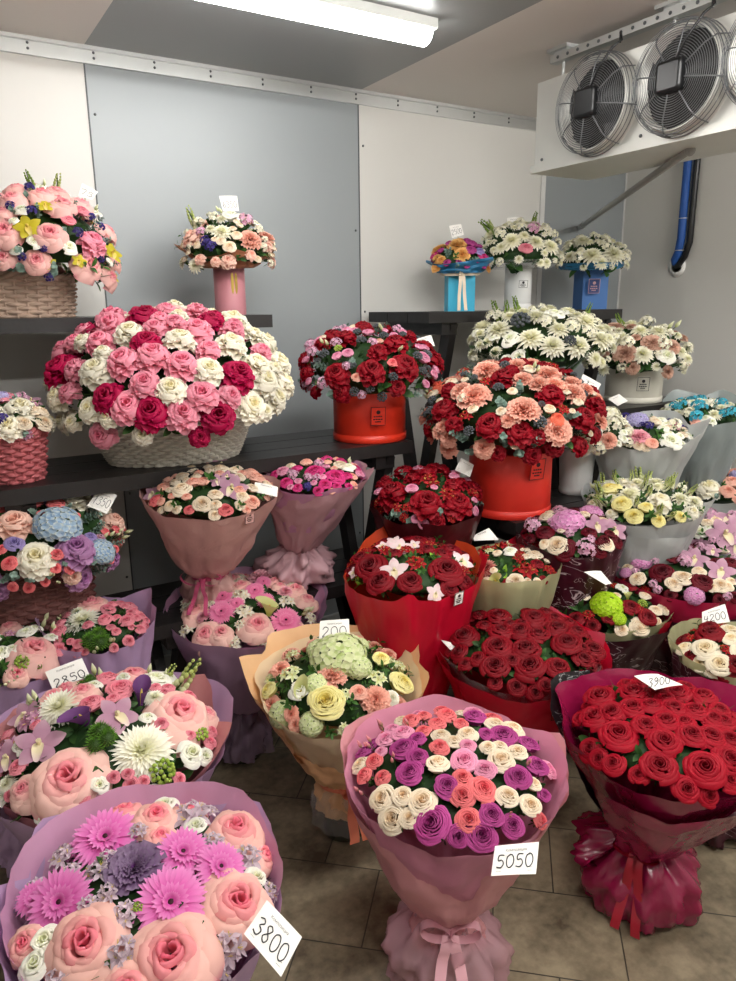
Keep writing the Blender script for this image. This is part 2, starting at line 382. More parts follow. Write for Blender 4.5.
def sprig(seed, kind='euca'):
    """leafy twig from the origin growing to +Z, length 2"""
    rng = random.Random(seed); mb = MB(); bx, by = rng.uniform(-.3, .3), rng.uniform(-.3, .3)
    pth = lambda t: Vector((bx * t * t, by * t * t, -1 + 2 * t))
    mb.tube([pth(i / 6) for i in range(7)], [.035 - .004 * i for i in range(7)], 5, 1)
    if kind == 'euca':
        for i in range(9):
            t = .15 + .85 * i / 8; a = i * 1.57
            for sg in (0, math.pi):
                dirpetal(mb, a + sg, rng.uniform(.2, .7), .44 * (1.15 - .5 * t), .2 * (1.2 - .5 * t), sh_round, bend=-.15, cup=.12, c=pth(t), nt=4, ns=4, pl=rng.random())
    elif kind == 'rusc':
        for i in range(11):
            t = .1 + .9 * i / 10
            dirpetal(mb, i * GA, rng.uniform(.5, .95), .62 * (1.1 - .3 * t), .13, sh_leaf, bend=-.25, cup=.2, c=pth(t), nt=5, ns=2, pl=rng.random())
    elif kind == 'fern':
        for i in range(22):
            t = .1 + .9 * i / 21
            for sg in (0, math.pi): dirpetal(mb, sg, .35, .42 * (1.1 - t) + .05, .05, sh_leaf, c=pth(t), nt=3, ns=2, pl=rng.random())
    elif kind == 'leaf':
        for i in range(3):
            dirpetal(mb, i * 2.1 + rng.uniform(-.3, .3), 1.0, 1.05, .3, sh_leaf, bend=-.35, cup=.2, c=(0, 0, -.4), nt=7, ns=4, pl=rng.random())
    return mb

G1 = petal_mat('stem_green', '3f5a2a', '4d6b33', '4d6b33'); 
GD = petal_mat('disc_dark', '3a1420', '3a1420', '3a1420'); GOR = petal_mat('orchid_lip', 'f4e8c0', 'e8c8cc', 'f0d8d8'); GYL = petal_mat('throat_yellow', 'e8cf6a', 'd8b040', 'f0e0a0')
# code: (part name, builder, inner, outer, edge, third material)
FL = {
 'RP': ('rose', rose_open, 'f06a86', 'fac8bc', 'f4849a'), 'RK': ('rose', rose_ruffle, 'e8708f', 'f39db0', 'f6aabb'),
 'RB': ('rose', rose_open, 'ee7c90', 'facec2', 'f6a4ae'), 'RW': ('rose', rose_ruffle, 'f3e9b8', 'f8f3e0', 'fbf8ec'),
 'RM': ('rose', rose_ruffle, '9a0436', 'b80a4a', 'c8175a'), 'RR': ('rose', rose_ruffle, '740212', '96061c', 'a80e26'),
 'RL': ('rose', rose_ruffle, 'a0609c', 'b985b4', 'c898c0'), 'RS': ('rose', rose_open, 'e0503c', 'f0785c', 'f28a6c'),
 'RH': ('rose', rose_ruffle, 'f0b09a', 'f6cdbb', 'f8d8c8'), 'RC': ('rose', rose_open, 'ee8090', 'f9c6be', 'f4a0a8'),
 'TR': ('rose', rose_tight, '7c0216', 'a80622', 'bc0c2c'), 'TD': ('rose', rose_tight, '5a020e', '860618', '920a20'),
 'TW': ('rose', rose_tight, 'f0d9a8', 'f6ecd2', 'faf3e0'), 'TV': ('rose', rose_tight, '46020e', '66041a', '720820'),
 'SP': ('spray_rose', rose_spray, 'e0607c', 'ee8c9c', 'f4a4ae'), 'SC': ('spray_rose', rose_spray, 'eccb9c', 'f3e2c4', 'f8eddc'),
 'SM': ('spray_rose', rose_garden, '8c1c66', 'b03a86', 'c45a9c'), 'SK': ('spray_rose', rose_spray, 'e04a5c', 'ef7478', 'f28c8c'),
 'SF': ('spray_rose', rose_spray, 'c01058', 'd6307c', 'e04c90'), 'SL': ('spray_rose', rose_garden, 'e0709c', 'ec98b8', 'f2b0c8'),
 'SH': ('spray_rose', rose_spray, 'ee9882', 'f4b6a0', 'f6c6b4'), 'GY': ('garden_rose', rose_garden, 'efd95c', 'f6ec9a', 'faf4bc'),
 'CS': ('carnation', carnation, 'ef9a82', 'f5b09a', 'f8c2ae'), 'CP': ('carnation', carnation, 'ee88a0', 'f4a8b8', 'f8bcc8'),
 'CO': ('carnation', carnation, 'f0a84c', 'f4bc68', 'f8cc84'), 'CT': ('carnation', carnation, 'c08c74', 'cfa08a', 'dab4a0'),
 'CW': ('carnation', carnation, 'f0ecc8', 'f6f3de', 'faf8ea'), 'CB': ('carnation', carnation, '3c98b8', '58b4cc', '7cc8d8'),
 'GB': ('gerbera', gerbera, 'cc3c98', 'e06cb8', 'ea94cc', 'dark'), 'GP': ('gerbera', gerbera, 'e05090', 'ec7cac', 'f49cc0', 'dark'),
 'CH': ('chrysanthemum', chrys, 'eeeeb8', 'f8f6e4', 'fbfaee'), 'CD': ('chrysanthemum', chrys_double, 'eaeab0', 'f6f3da', 'faf8e8'),
 'CR': ('chrysanthemum', chrys, '8a0818', 'b01426', 'd8a090'),
 'HY': ('hydrangea', hydrangea, 'bcd080', 'dce4ae', 'e8ecc4'), 'HB': ('hydrangea', hydrangea, '7c9cc0', 'a4bcd0', 'd4dcd4'),
 'HP': ('hydrangea', hydrangea, 'd078b4', 'e09cc8', 'ecb8d8'), 'HL': ('hydrangea', hydrangea, '9c90c8', 'b8b0dc', 'd0cce8'),
 'HN': ('hydrangea', hydrangea, '98c810', 'bce424', 'd4f050'),
 'AL': ('alstroemeria', alstro, 'e8e0cc', 'f4efe2', 'e0e4c4'), 'AG': ('alstroemeria', alstro, 'd4dc9c', 'e4e8bc', 'eef0d0'),
 'AP': ('alstroemeria', alstro, 'b87898', 'd49cb8', 'e4bccc'), 'AV': ('alstroemeria', alstro, 'b4a0ac', 'd0bcc8', 'e0d0d8'),
 'AR': ('alstroemeria', alstro, '8c0814', 'b01820', 'c83430'), 'AD': ('alstroemeria', alstro, '58587c', '6c4488', '8468a0'),
 'OR': ('orchid', orchid, 'a86c8c', 'c090a8', 'd0a8b8'), 'OW': ('orchid', orchid, 'ecccd0', 'f2dcdc', 'f0c8d0'),
 'OY': ('orchid', orchid, 'b0a418', 'ccbe30', 'd8cc50'), 'LW': ('lisianthus', lisi, 'e4e8b4', 'f6f5e6', 'fbfaf2'),
 'LP': ('lisianthus', lisi, '7060a4', '9484bc', 'a898cc'), 'BU': ('flower_bud', bud, 'a8b864', 'e4e6b8', 'f0efd0'),
 'BP': ('flower_bud', bud, '8ca050', 'e89098', 'f0a8ac'),
 'KA': ('calla', calla, '3c1c48', '5c3068', '744880'), 'KG': ('calla', calla, 'a8c048', 'd4dc84', 'e4e8a8'),
 'KL': ('ornamental_kale', kale, '6c3478', '84588e', '8e7894'), 'GT': ('moss_pink_ball', moss, '3c6418', '588828', '6c9c38'),
 'BR': ('berry_cluster', berries, '50585c', '686c70', '686c70'), 'BG': ('berry_cluster', berries, '8cac38', 'b4cc60', 'b4cc60'),
 'VI': ('small_blossom_cluster', cluster, '2c2454', '40347c', '584c94'), 'WX': ('small_blossom_cluster', cluster, 'e8e4bc', 'f4f0dc', 'f8f6e8'),
 'WP': ('small_blossom_cluster', cluster, 'c888a8', 'dcacc4', 'e8c4d4'), 'WT': ('small_blossom_cluster', cluster, '2894b0', '40b0c8', '70c8d8'),
 'SN': ('flower_spike', spike, 'a8bc68', '7c9840', '7c9840'), 'SW': ('flower_spike', spike, 'f0ecd0', 'b4c070', 'b4c070'),
 'EU': ('leaf_sprig', lambda s: sprig(s, 'euca'), '5c786c', '7c9488', '86a092'), 'RU': ('leaf_sprig', lambda s: sprig(s, 'rusc'), '284a1c', '3c6428', '4a7834'),
 'FE': ('leaf_sprig', lambda s: sprig(s, 'fern'), '20381c', '2e4c26', '3a5c30'), 'LF': ('leaf_sprig', lambda s: sprig(s, 'leaf'), '24401c', '34582a', '44682f'),
 'LB': ('leaf_sprig', lambda s: sprig(s, 'leaf'), '7aa82c', '8cbc3c', 'a0cc54'),
}
LABELS = {'RP': 'pink rose with peach outer petals', 'RM': 'crimson pink rose', 'RW': 'creamy white rose', 'RL': 'lilac rose', 'RS': 'coral orange rose', 'HB': 'pale blue hydrangea', 'KG': 'lime green calla', 'KA': 'dark purple calla'}
SPRIGS = {'EU', 'RU', 'FE', 'LF', 'LB', 'SN', 'SW', 'BU', 'BP', 'KA', 'KG'}
MESH = {}
def flower_mesh(code, seed):
    k = (code, seed)
    if k not in MESH:
        d = FL[code]; mb = d[1](seed * 7 + 3)
        pm = petal_mat('petals_' + code, d[2], d[3], d[4], trans=.28 if d[0] != 'leaf_sprig' else .12, edgek=.86 if d[0] == 'rose' else .55)
        third = GD if len(d) > 5 else (GOR if d[0] == 'orchid' and code != 'OY' else GYL)
        MESH[k] = mb.mesh(d[0], [pm, G1, third])
    return MESH[k]
# ------------------------------------------------------------------ bouquet engine
LEAFM = petal_mat('leaf_dark', '1f3a1a', '2c4a24', '355428', trans=.1)
class Bq:
    def __init__(s, name, label, cat, px, py, h, hw, dome=.4, tilt=0, base=None, zb=0.0, low=.02, group=None, rf=.95, seed=1):
        s.C = hit_y(px, py, -h) if h < 0 else hit_z(px, py, h); s.R = hw * depth(s.C) / FOC * .96; s.rng = random.Random(seed * 31 + 5)
        dv = Vector((s.C.x, s.C.y, 0)).normalized(); s.dv = dv
        if base is None: b = Vector((s.C.x, s.C.y, zb)) + dv * .04
        elif len(base) == 2: b = hit_z(base[0], base[1], zb)
        else: b = Vector(base)
        s.base = b; s.zb = zb
        s.e2 = dv.cross(Z); t = tilt * D2R
        s.e1 = -dv * math.cos(t) - Z * math.sin(t); s.n = Z * math.cos(t) - dv * math.sin(t)
        s.Rf = s.R * rf; s.H = s.R * dome; s.low = low; s.placed = []
        s.root = root(name, b, label, cat, group)
        s.L = s.C - b; s.cnt = {}
    def sc(s, p): d = p - s.C; return Vector((d.dot(s.e1) / s.Rf, d.dot(s.e2) / s.Rf, d.dot(s.n) / s.H))
    def un(s, q): return s.C + s.e1 * (q.x * s.Rf) + s.e2 * (q.y * s.Rf) + s.n * (q.z * s.H)
    def nrm(s, q, k=.45): return (s.e1 * (q.x / s.Rf) + s.e2 * (q.y / s.Rf) + s.n * (q.z / s.H)).normalized().lerp(s.n, k).normalized()
    def on_dome(s, px, py):
        v = ray(px, py); o = s.sc(EYE); e = s.sc(EYE + v) - o
        A = e.dot(e); Bb = o.dot(e); Cc = o.dot(o) - 1; D = Bb * Bb - A * Cc
        t = (-Bb - math.sqrt(D)) / A if D >= 0 else -Bb / A
        q = o + e * t
        if D < 0: q = q.normalized()
        if q.z < s.low:
            q.z = s.low; k = math.sqrt(max(.05, 1 - q.z ** 2)) / max(1e-6, math.hypot(q.x, q.y)); q.x *= k; q.y *= k
        return q
    def put(s, code, q, r, push=0.0):
        if s.root.name.startswith('bouquet') and code not in SPRIGS:
            rad = math.hypot(q.x, q.y); mx = max(.5, (s.R * 1.0 - r * .5) / s.Rf)
            if rad > mx: q = Vector((q.x * mx / rad, q.y * mx / rad, q.z))
        p = s.un(q); rng = s.rng; n = s.nrm(q)
        seed = rng.randrange(2 if code in ('HY', 'GT', 'CH', 'KL') else 3)
        me = flower_mesh(code, seed)
        if code in SPRIGS:
            out = (s.e1 * q.x + s.e2 * q.y).normalized() if math.hypot(q.x, q.y) > .05 else s.e2
            up = code in ('SN', 'SW', 'BU', 'BP', 'KA', 'KG')
            n = (n * (1.2 if up else .7) + out * (.35 if up else .6) + Vector([rng.uniform(-.35, .35) for _ in range(3)])).normalized()
            p = p + n * (r * (.1 if up else -.6))
        else:
            n = (n + Vector([rng.uniform(-.14, .14) for _ in range(3)]) - s.dv * (.45 if code in ('GB', 'GP', 'OR', 'OW', 'OY') else .12)).normalized()
            p = p - n * r * .08 + n * push
        qt = n.to_track_quat('Z', 'Y')
        if code in ('OR', 'OW', 'OY'):
            y = (Z - n * Z.dot(n)).normalized(); x = y.cross(n); M = Matrix((x, y, n)).transposed(); qt = M.to_quaternion() @ Quaternion((0, 0, 1), rng.uniform(-.6, .6))
        else: qt = qt @ Quaternion((0, 0, 1), rng.uniform(0, 6.28))
        o = bpy.data.objects.new(me.name.split('.')[0], me); COL.objects.link(o); o.parent = s.root
        o.location = p - s.base; o.rotation_mode = 'QUATERNION'; o.rotation_quaternion = qt
        v = rng.uniform(.94, 1.06); o.scale = (r, r, r * v)
        if code in LABELS: o['label'] = LABELS[code]
        s.placed.append((p, r * (.45 if code in SPRIGS else 1)))
        return o
    def spec(s, ox, oy, k, txt):
        for it in txt.split(';'):
            w = it.split()
            if len(w) < 4: continue
            px, py, d = ox + float(w[1]) / k, oy + float(w[2]) / k, float(w[3]) / k
            q = s.on_dome(px, py); z = depth(s.un(q))
            if FL[w[0]][0] == 'leaf_sprig' and any((s.un(q) - pp).length < .8 * pr for pp, pr in s.placed): continue
            s.put(w[0], q, d / 2 * z / FOC * (1.0 if FL[w[0]][1] is rose_open else 1.18 if FL[w[0]][0] in ('rose', 'spray_rose', 'garden_rose', 'carnation', 'lisianthus') else 1.1))
    def fill(s, txt, n=90, low=None, tight=.74, rmax=1.0, sc=1.0):
        it = []; s.ftxt = txt
        for w in txt.split(';'):
            w = w.split()
            if len(w) == 3: it.append((w[0], float(w[1]), float(w[2]) / 200 * sc))     # code, weight, diameter in cm
        tot = sum(a[1] for a in it); low = s.low if low is None else low; rng = s.rng
        for i in range(n):
            z = 1 - (1 - low) * ((i * .618034) % 1.0); a = rng.uniform(0, 6.283); r = math.sqrt(max(0, 1 - z * z)) * rmax
            q = Vector((r * math.cos(a), r * math.sin(a), z)); x = rng.random() * tot
            for c, wt, rad in it:
                x -= wt
                if x <= 0: break
            p = s.un(q); rr = rad * (.9 if FL[c][0] == 'leaf_sprig' else .45 if c in SPRIGS else 1)
            if all((p - pp).length > tight * (rr + pr) for pp, pr in s.placed): s.put(c, q, rad * rng.uniform(.9, 1.1))
    def foliage(s, n=75, mats=None, ll=.03, under=.5, sz=.76):
        """dark greenery under the flower heads: short leaves on a stem dome, plus the stems running down"""
        s.fill(s.ftxt, n=130, tight=.6, sc=.78)
        mb = MB(); rng = s.rng; W = lambda q: s.un(q) - s.base
        if s.H > s.Rf * .65: under = .12
        rows = []
        for i in range(7):
            z = -under + (sz + under) * i / 6; r = math.sqrt(max(.02, 1 - (max(z, -.1) / sz) ** 2)) * .84
            if z < 0: r *= 1 + z * .9
            rows.append([W(Vector((r * math.cos(2 * math.pi * k / 20), r * math.sin(2 * math.pi * k / 20), z))) for k in range(20)])
        mb.grid(rows, 0, [[(.2, .2)] * 20] * 7, closed=True); mb.poly(rows[-1])
        for i in range(n):
            z = rng.uniform(-.15, .95); a = rng.uniform(0, 6.283); r = math.sqrt(max(0, 1 - z * z)); q = Vector((r * math.cos(a), r * math.sin(a), z)) * .78
            nn = (s.nrm(q, .2) + Vector([rng.uniform(-.6, .6) for _ in range(3)])).normalized()
            M = nn.to_track_quat('Z', 'Y').to_matrix().to_4x4(); M.translation = W(q); l = ll * rng.uniform(.6, 1.2)
            f = MB(); dirpetal(f, 0, 1.1, l, l * .26, sh_leaf, bend=-.3, cup=.2, nt=4, ns=2, pl=rng.random()); mb.add(f, M)
        o = mb.obj('foliage', mats or LEAFM, s.root); o['kind'] = 'stuff'; return o
    # paper --------------------------------------------------------
    def prof(s, sn=.35, rn=.05, p=.8, R=None):
        R = R or s.R
        def f(v):
            t = (v - sn) / (1 - sn)
            if t <= 1: return rn + (R - rn) * max(0, t) ** p
            return R + (R - rn) * (t - 1) * p
        return f
    def sheet(s, m, th0, th1, s0, s1, prof, rim=((0, 0),), pleat=.05, k=9, seed=1, off=0, name='wrapping_paper', nT=None, nS=14, crum=.01, flare=.35, fold=0, label=None, top=None, sharp=1.0):
        """a sheet of paper round the bouquet axis: angle 0 faces the aisle, 90 is to its right; rim = (angle, extra height in m) corners"""
        nT = nT or max(16, int(abs(th1 - th0) / 4)); rows = []; rim = sorted(rim); full = abs(th1 - th0) >= 359
        Lh = s.L.length
        def ext(a):
            if len(rim) == 1: return rim[0][1]
            if full:
                a = (a - rim[0][0]) % 360 + rim[0][0]; rr = list(rim) + [(rim[0][0] + 360, rim[0][1])]
            else: rr = rim
            if a <= rr[0][0]: return rr[0][1]
            for (a0, x0), (a1, x1) in zip(rr, rr[1:]):
                if a <= a1: return x0 + (x1 - x0) * ((a - a0) / max(1e-6, a1 - a0))
            return rr[-1][1]
        for i in range(nS + 1):
            v = i / nS; row = []
            for j in range(nT + (0 if full else 1)):
                a = th0 + (th1 - th0) * j / nT; ar = a * D2R; e = ext(a)
                sv = s0 + (s1 + e / Lh - s0) * v
                r = prof(sv) + off + e * flare * v ** 3
                ph = noise.noise(Vector((seed * 3.7, math.cos(ar) * 1.3, math.sin(ar) * 1.3))) * 3
                w = math.sin(k * ar + ph + v * .8); w = math.copysign(abs(w) ** .7, w)
                r *= 1 + pleat * w * (1.15 - .75 * v)
                P = Vector((math.cos(ar) * 2.2, math.sin(ar) * 2.2, v * 2.5 + seed * 5))
                cr = crum * (noise.noise(P * 1.3) * 1.4 + noise.noise(P * 3.1) * .8); r += cr
                if fold: r += fold * max(0, v - .93) / .07 * 1
                pt = s.L * sv + (s.e1 * math.cos(ar) + s.e2 * math.sin(ar)) * r
                if s.base.z + pt.z < s.zb + .002: pt.z = s.zb + .002 - s.base.z
                row.append(pt)
            rows.append(row)
        mb = MB(); mb.grid(rows, 0, closed=full)
        o = mb.obj(name, m, s.root)
        if label: o['label'] = label
        return o
    def skirt(s, m, sn=.33, rn=.045, rs=.15, seed=2, crum=.03, k=8, down=0.02, name='paper_skirt', th=(0, 360), pleat=.16, s_end=None, rim=((0, 0),), label=None):
        e = .02 if s_end is None else s_end
        f = lambda sv: rn + (rs - rn) * math.sin(2.1 * max(0, min(1.1, (sn - sv) / (sn - e))))
        return s.sheet(m, th[0], th[1], sn, e, f, rim=tuple((a, -x) for a, x in rim), pleat=pleat, k=k, seed=seed, crum=crum, name=name, nS=12, flare=0, label=label, nT=90)
    def bow(s, m, sn=.34, rn=.05, size=.07, tail=.16, ang=10, name='ribbon_bow', w=.022):
        c = s.L * sn; a = ang * D2R; f = s.e1 * math.cos(a) + s.e2 * math.sin(a); r = f.cross(Z) * -1
        mb = MB()
        mb.grid([[c + (s.e1 * math.cos(t) + s.e2 * math.sin(t)) * (rn * 1.22 + .003 * math.sin(5 * t)) + Z * dz for t in [2 * math.pi * j / 28 for j in range(28)]] for dz in (-w / 2, 0, w / 2)], closed=True)
        k0 = c + f * (rn * 1.25 + .006)
        mb.tube([k0 - Z * w * .6, k0 + Z * w * .6], [.011, .013], 8)
        for sg in (-1, 1):
            rows = []
            for i in range(13):
                t = i / 12; th = t * 2 * math.pi
                p = k0 + r * sg * size * (1 - math.cos(th)) * .5 + Z * (math.sin(th) * size * .32 + size * .2 * math.sin(t * math.pi)) + f * .012
                rows.append([p - f * w * .5 + Z * .0, p + f * w * .5 + Z * .002])
            mb.grid(rows)
            rows = []
            for i in range(9):
                t = i / 8; p = k0 + r * sg * (size * .35 * t + .006) - Z * tail * t + f * (.012 + .05 * t + .008 * math.sin(t * 9))
                if s.base.z + p.z < s.zb + .004: p.z = s.zb + .004 - s.base.z
                rows.append([p - r * w * .5, p + r * w * .5])
            mb.grid(rows)
        return mb.obj(name, m, s.root)
    def sticker(s, m_in, m_line, px, py, wpx, hpx, prof_r=None, name='maker_label', th=8, solid=True):
        """square printed label on the wrap: outline, small rosette and lines of print"""
        # place on wrap surface: intersect the ray with a vertical cylinder of the wrap's local radius, found by marching
        v = ray(px, py).normalized(); t = depth(s.C) * .5; ax = s.C - s.base
        for _ in range(4000):
            p = EYE + v * t; sv = (p.z - s.base.z) / max(.01, ax.z); c = s.base + ax * sv
            rr = prof_r(sv) if prof_r else s.R
            if math.hypot(p.x - c.x, p.y - c.y) <= rr * 1.02 + .006: break
            t += .001
        n = Vector((p.x - c.x, p.y - c.y, 0)).normalized(); n = (n - Z * .15).normalized(); x = Z.cross(n).normalized(); y = n.cross(x)
        W = wpx * depth(p) / FOC; Hh = hpx * depth(p) / FOC; p = p + n * .004 - s.base
        M = Matrix(((x.x, y.x, n.x, p.x), (x.y, y.y, n.y, p.y), (x.z, y.z, n.z, p.z), (0, 0, 0, 1)))
        mb = MB()
        if solid: mb.box((-W / 2, -Hh / 2, -.001), (W / 2, Hh / 2, 0), 0, M)
        b = W * .035
        for lo, hi in (((-W / 2, -Hh / 2), (W / 2, -Hh / 2 + b)), ((-W / 2, Hh / 2 - b), (W / 2, Hh / 2)), ((-W / 2, -Hh / 2), (-W / 2 + b, Hh / 2)), ((W / 2 - b, -Hh / 2), (W / 2, Hh / 2))):
            mb.box((lo[0], lo[1], 0), (hi[0], hi[1], .0008), 1, M)
        mb.lathe([(W * .14, 0), (W * .14, .0012), (.0001, .0014)], 12, 1, cap0=False); k = 12 * 3
        for i in range(len(mb.v) - k, len(mb.v)): mb.v[i] = tuple(M @ (Vector(mb.v[i]) + Vector((0, Hh * .22, 0))))
        for yy, ww in ((-.05, .3), (-.2, .34), (-.33, .2)):
            for q in range(4): mb.box((-W * ww + W * ww * .5 * q, Hh * yy, 0), (-W * ww + W * ww * (.5 * q + .38), Hh * (yy + .07), .0009), 1, M)
        return mb.obj(name, [m_in, m_line], s.root, smooth=False)
# ------------------------------------------------------------------ containers
def hatbox(b, m, rb, h, name='hatbox', n=64, lid=.0, band=.12):
    mb = MB(); c = (0, 0, 0)
    mb.lathe([(rb * .99, 0), (rb * 1.02, .002), (rb * 1.02, h * band), (rb * .985, h * band + .002), (rb, h * band + .004), (rb, h - .004), (rb - .003, h), (rb - .006, h - .01), (rb - .006, h * .5)], n)
    return mb.obj(name, m, b.root)
def basket(b, m, rx, ry, h, flare=1.25, rot=0, name='wicker_basket', rows=16, k=34, handle=None, mh=None):
    mb = MB(); cr, sr = math.cos(rot), math.sin(rot)
    def P(a, z, r): 
        f = (1 + (flare - 1) * (z / h) ** .8) / flare; x, y = rx * f * math.cos(a), ry * f * math.sin(a); l = math.hypot(x, y); x *= 1 + r / l; y *= 1 + r / l
        return (x * cr - y * sr, x * sr + y * cr, z)
    hh = h / rows; g = []
    for i in range(rows * 4 + 1):
        z = hh * i / 4; ph = (i // 4) % 2; prof = math.sin(math.pi * (i % 4) / 4 + .4)
        g.append([P(2 * math.pi * j / (k * 4), z, .008 * prof + .008 * math.sin(2 * math.pi * j / 4 / 2 + math.pi * ph + .785)) for j in range(k * 4)])
    mb.grid(g, closed=True); mb.poly(g[0][::-1])
    for i in range(k): mb.tube([P(2 * math.pi * (i + .5) / k, 0, 0), P(2 * math.pi * (i + .5) / k, h, 0)], .005, 5)
    o = mb.obj(name, m, b.root)
    rm = MB()
    for ph in (0, 1, 2):
        rm.tube([P(2 * math.pi * j / 160, h + .006 + .008 * math.sin(j * .35 + ph * 2.09), .009 * math.cos(j * .35 + ph * 2.09)) for j in range(160)], .0075, 6, closed=True)
    rm.obj('braided_rim', m, o)
    if handle:
        hb = MB()
        for ph in (0, 2.1, 4.2):
            hb.tube([Vector(P(0, h, 0)).lerp(Vector(P(math.pi, h, 0)), (1 - math.cos(math.pi * i / 60)) / 2) + Z * handle * math.sin(math.pi * i / 60) + Vector((0, .008 * math.cos(i * .6 + ph), .008 * math.sin(i * .6 + ph))) for i in range(61)], .008, 6)
        hb.obj('basket_handle', mh or m, b.root)
    return o
# ------------------------------------------------------------------ price tags
DIG = {'0': [[(.5, 1), (.2, .85), (.12, .5), (.25, .1), (.55, 0), (.85, .25), (.88, .65), (.7, .95), (.45, 1)]],
 '1': [[(.3, .75), (.6, 1), (.5, 0)]], '2': [[(.15, .75), (.4, 1), (.75, .9), (.75, .6), (.15, .02), (.9, .05)]],
 '3': [[(.15, .9), (.55, 1), (.8, .8), (.45, .55), (.85, .35), (.6, .0), (.1, .1)]],
 '5': [[(.85, .98), (.3, .98), (.25, .58), (.65, .6), (.85, .3), (.6, .02), (.12, .08)]],
 '6': [[(.8, 1), (.3, .65), (.15, .25), (.45, 0), (.8, .2), (.65, .48), (.2, .35)]],
 '7': [[(.1, .95), (.85, 1), (.4, 0)]], '8': [[(.8, .85), (.5, 1), (.22, .8), (.75, .3), (.5, 0), (.15, .25), (.6, .6), (.82, .85)]],
 '9': [[(.8, .75), (.5, 1), (.2, .75), (.45, .5), (.8, .7), (.75, .3), (.3, 0)]], '4': [[(.25, 1), (.15, .45), (.85, .5)], [(.7, .95), (.6, 0)]]}
STICKM = mat('stick_pale', 'b8a888', .6); CARD = mat('card_white', 'eeece6', .55, var=.02); INK = mat('ink_black', '1c1b20', .5, var=.05); PRINT = mat('print_grey', '55524f', .6, var=.05)
def price_tag(corners, dist, num, label, nrm=None, header=True, big=.42, toff=.42, group='price tags', cardmat=None, stick=0, slant=0):
    cx = sum(c[0] for c in corners) / 4; cy = sum(c[1] for c in corners) / 4; P0 = hit_d(cx, cy, dist)
    n = Vector(nrm).normalized() if nrm else (-(P0 - EYE).normalized() + Z * .35).normalized()
    def pl(c): v = ray(*c); t = (P0 - EYE).dot(n) / v.dot(n); return EYE + v * t - P0
    TL, TR, BR, BL = [pl(c) for c in corners]
    if (TR - TL).cross(TL - BL).dot(n) < 0: n = -n
    def bi(u, v, h=0): return (BL * (1 - u) + BR * u) * (1 - v) + (TL * (1 - u) + TR * u) * v + n * (h + .0025 * math.sin(math.pi * u))
    mb = MB()
    top = [[bi(i / 6, j / 4, .0003) for i in range(7)] for j in range(5)]; bot = [[bi(i / 6, j / 4, -.0003) for i in range(6, -1, -1)] for j in range(5)]
    mb.grid(top); mb.grid(bot)
    for e in ([top[0], bot[0][::-1]], [bot[4][::-1], top[4]]): mb.grid(e)
    o = mb.obj('price_tag', cardmat or CARD, loc=P0, smooth=False); tag(o, label, 'price tag', group)
    if stick:
        sb = MB(); q = (BL + BR) / 2; sb.tube([q.lerp((TL + TR) / 2, .4) - n * .002, q - n * .002, q - n * .004 - Z * stick], .0022, 6); sb.obj('tag_stick', STICKM, o)
    if num:
        hb = MB(); W = (TR - TL).length; wd = .86 / len(num)
        for i, ch in enumerate(num):
            for st in DIG[ch]:
                # smooth the pen stroke
                q = []
                for a in range(len(st) - 1):
                    p0 = Vector(st[max(a - 1, 0)]); p1 = Vector(st[a]); p2 = Vector(st[a + 1]); p3 = Vector(st[min(a + 2, len(st) - 1)])
                    for k in range(4):
                        t = k / 4; q.append(.5 * ((2 * p1) + (p2 - p0) * t + (2 * p0 - 5 * p1 + 4 * p2 - p3) * t * t + (3 * p1 - p0 - 3 * p2 + p3) * t ** 3))
                q.append(Vector(st[-1]))
                hb.tube([bi(.07 + wd * (i + x.x * .95) + slant * big * (x.y - .5) , toff - big / 2 + big * x.y, .001) for x in q], W * .013, 5)
        hb.obj('handwritten_price', INK, o)
    if header:
        pb = MB(); rng = random.Random(int(cx)); 
        txt = text_pts('Композиция') if header is True else text_pts(header)
        sx, verts, faces = txt
        pb.v = [tuple(bi(.26 + .48 * x / sx, .76 + .48 * y / sx * ((TR - TL).length / max(1e-6, (TL - BL).length)), .0012)) for x, y in verts]; pb.f = faces; pb.m = [0] * len(faces); pb.a = [(0, 0)] * len(verts)
        pb.box((0, 0, 0), (0, 0, 0)) if False else None
        for yy in (.12, .22):
            a, b2, c2, d2 = bi(.1, yy, .001), bi(.9, yy, .001), bi(.9, yy + .008, .001), bi(.1, yy + .008, .001); pb.poly([a, b2, c2, d2])
        pb.obj('printed_heading', PRINT, o, smooth=False)
    return o
def text_pts(s, cache={}):
    if s in cache: return cache[s]
    cu = bpy.data.curves.new('t', 'FONT'); cu.body = s; cu.resolution_u = 2; ob = bpy.data.objects.new('t', cu); COL.objects.link(ob)
    dg = bpy.context.evaluated_depsgraph_get(); me = bpy.data.meshes.new_from_object(ob.evaluated_get(dg))
    v = [(p.co.x, p.co.y) for p in me.vertices]; f = [tuple(p.vertices) for p in me.polygons]
    bpy.data.objects.remove(ob); bpy.data.curves.remove(cu); bpy.data.meshes.remove(me)
    cache[s] = (max(x for x, y in v), v, f); return cache[s]
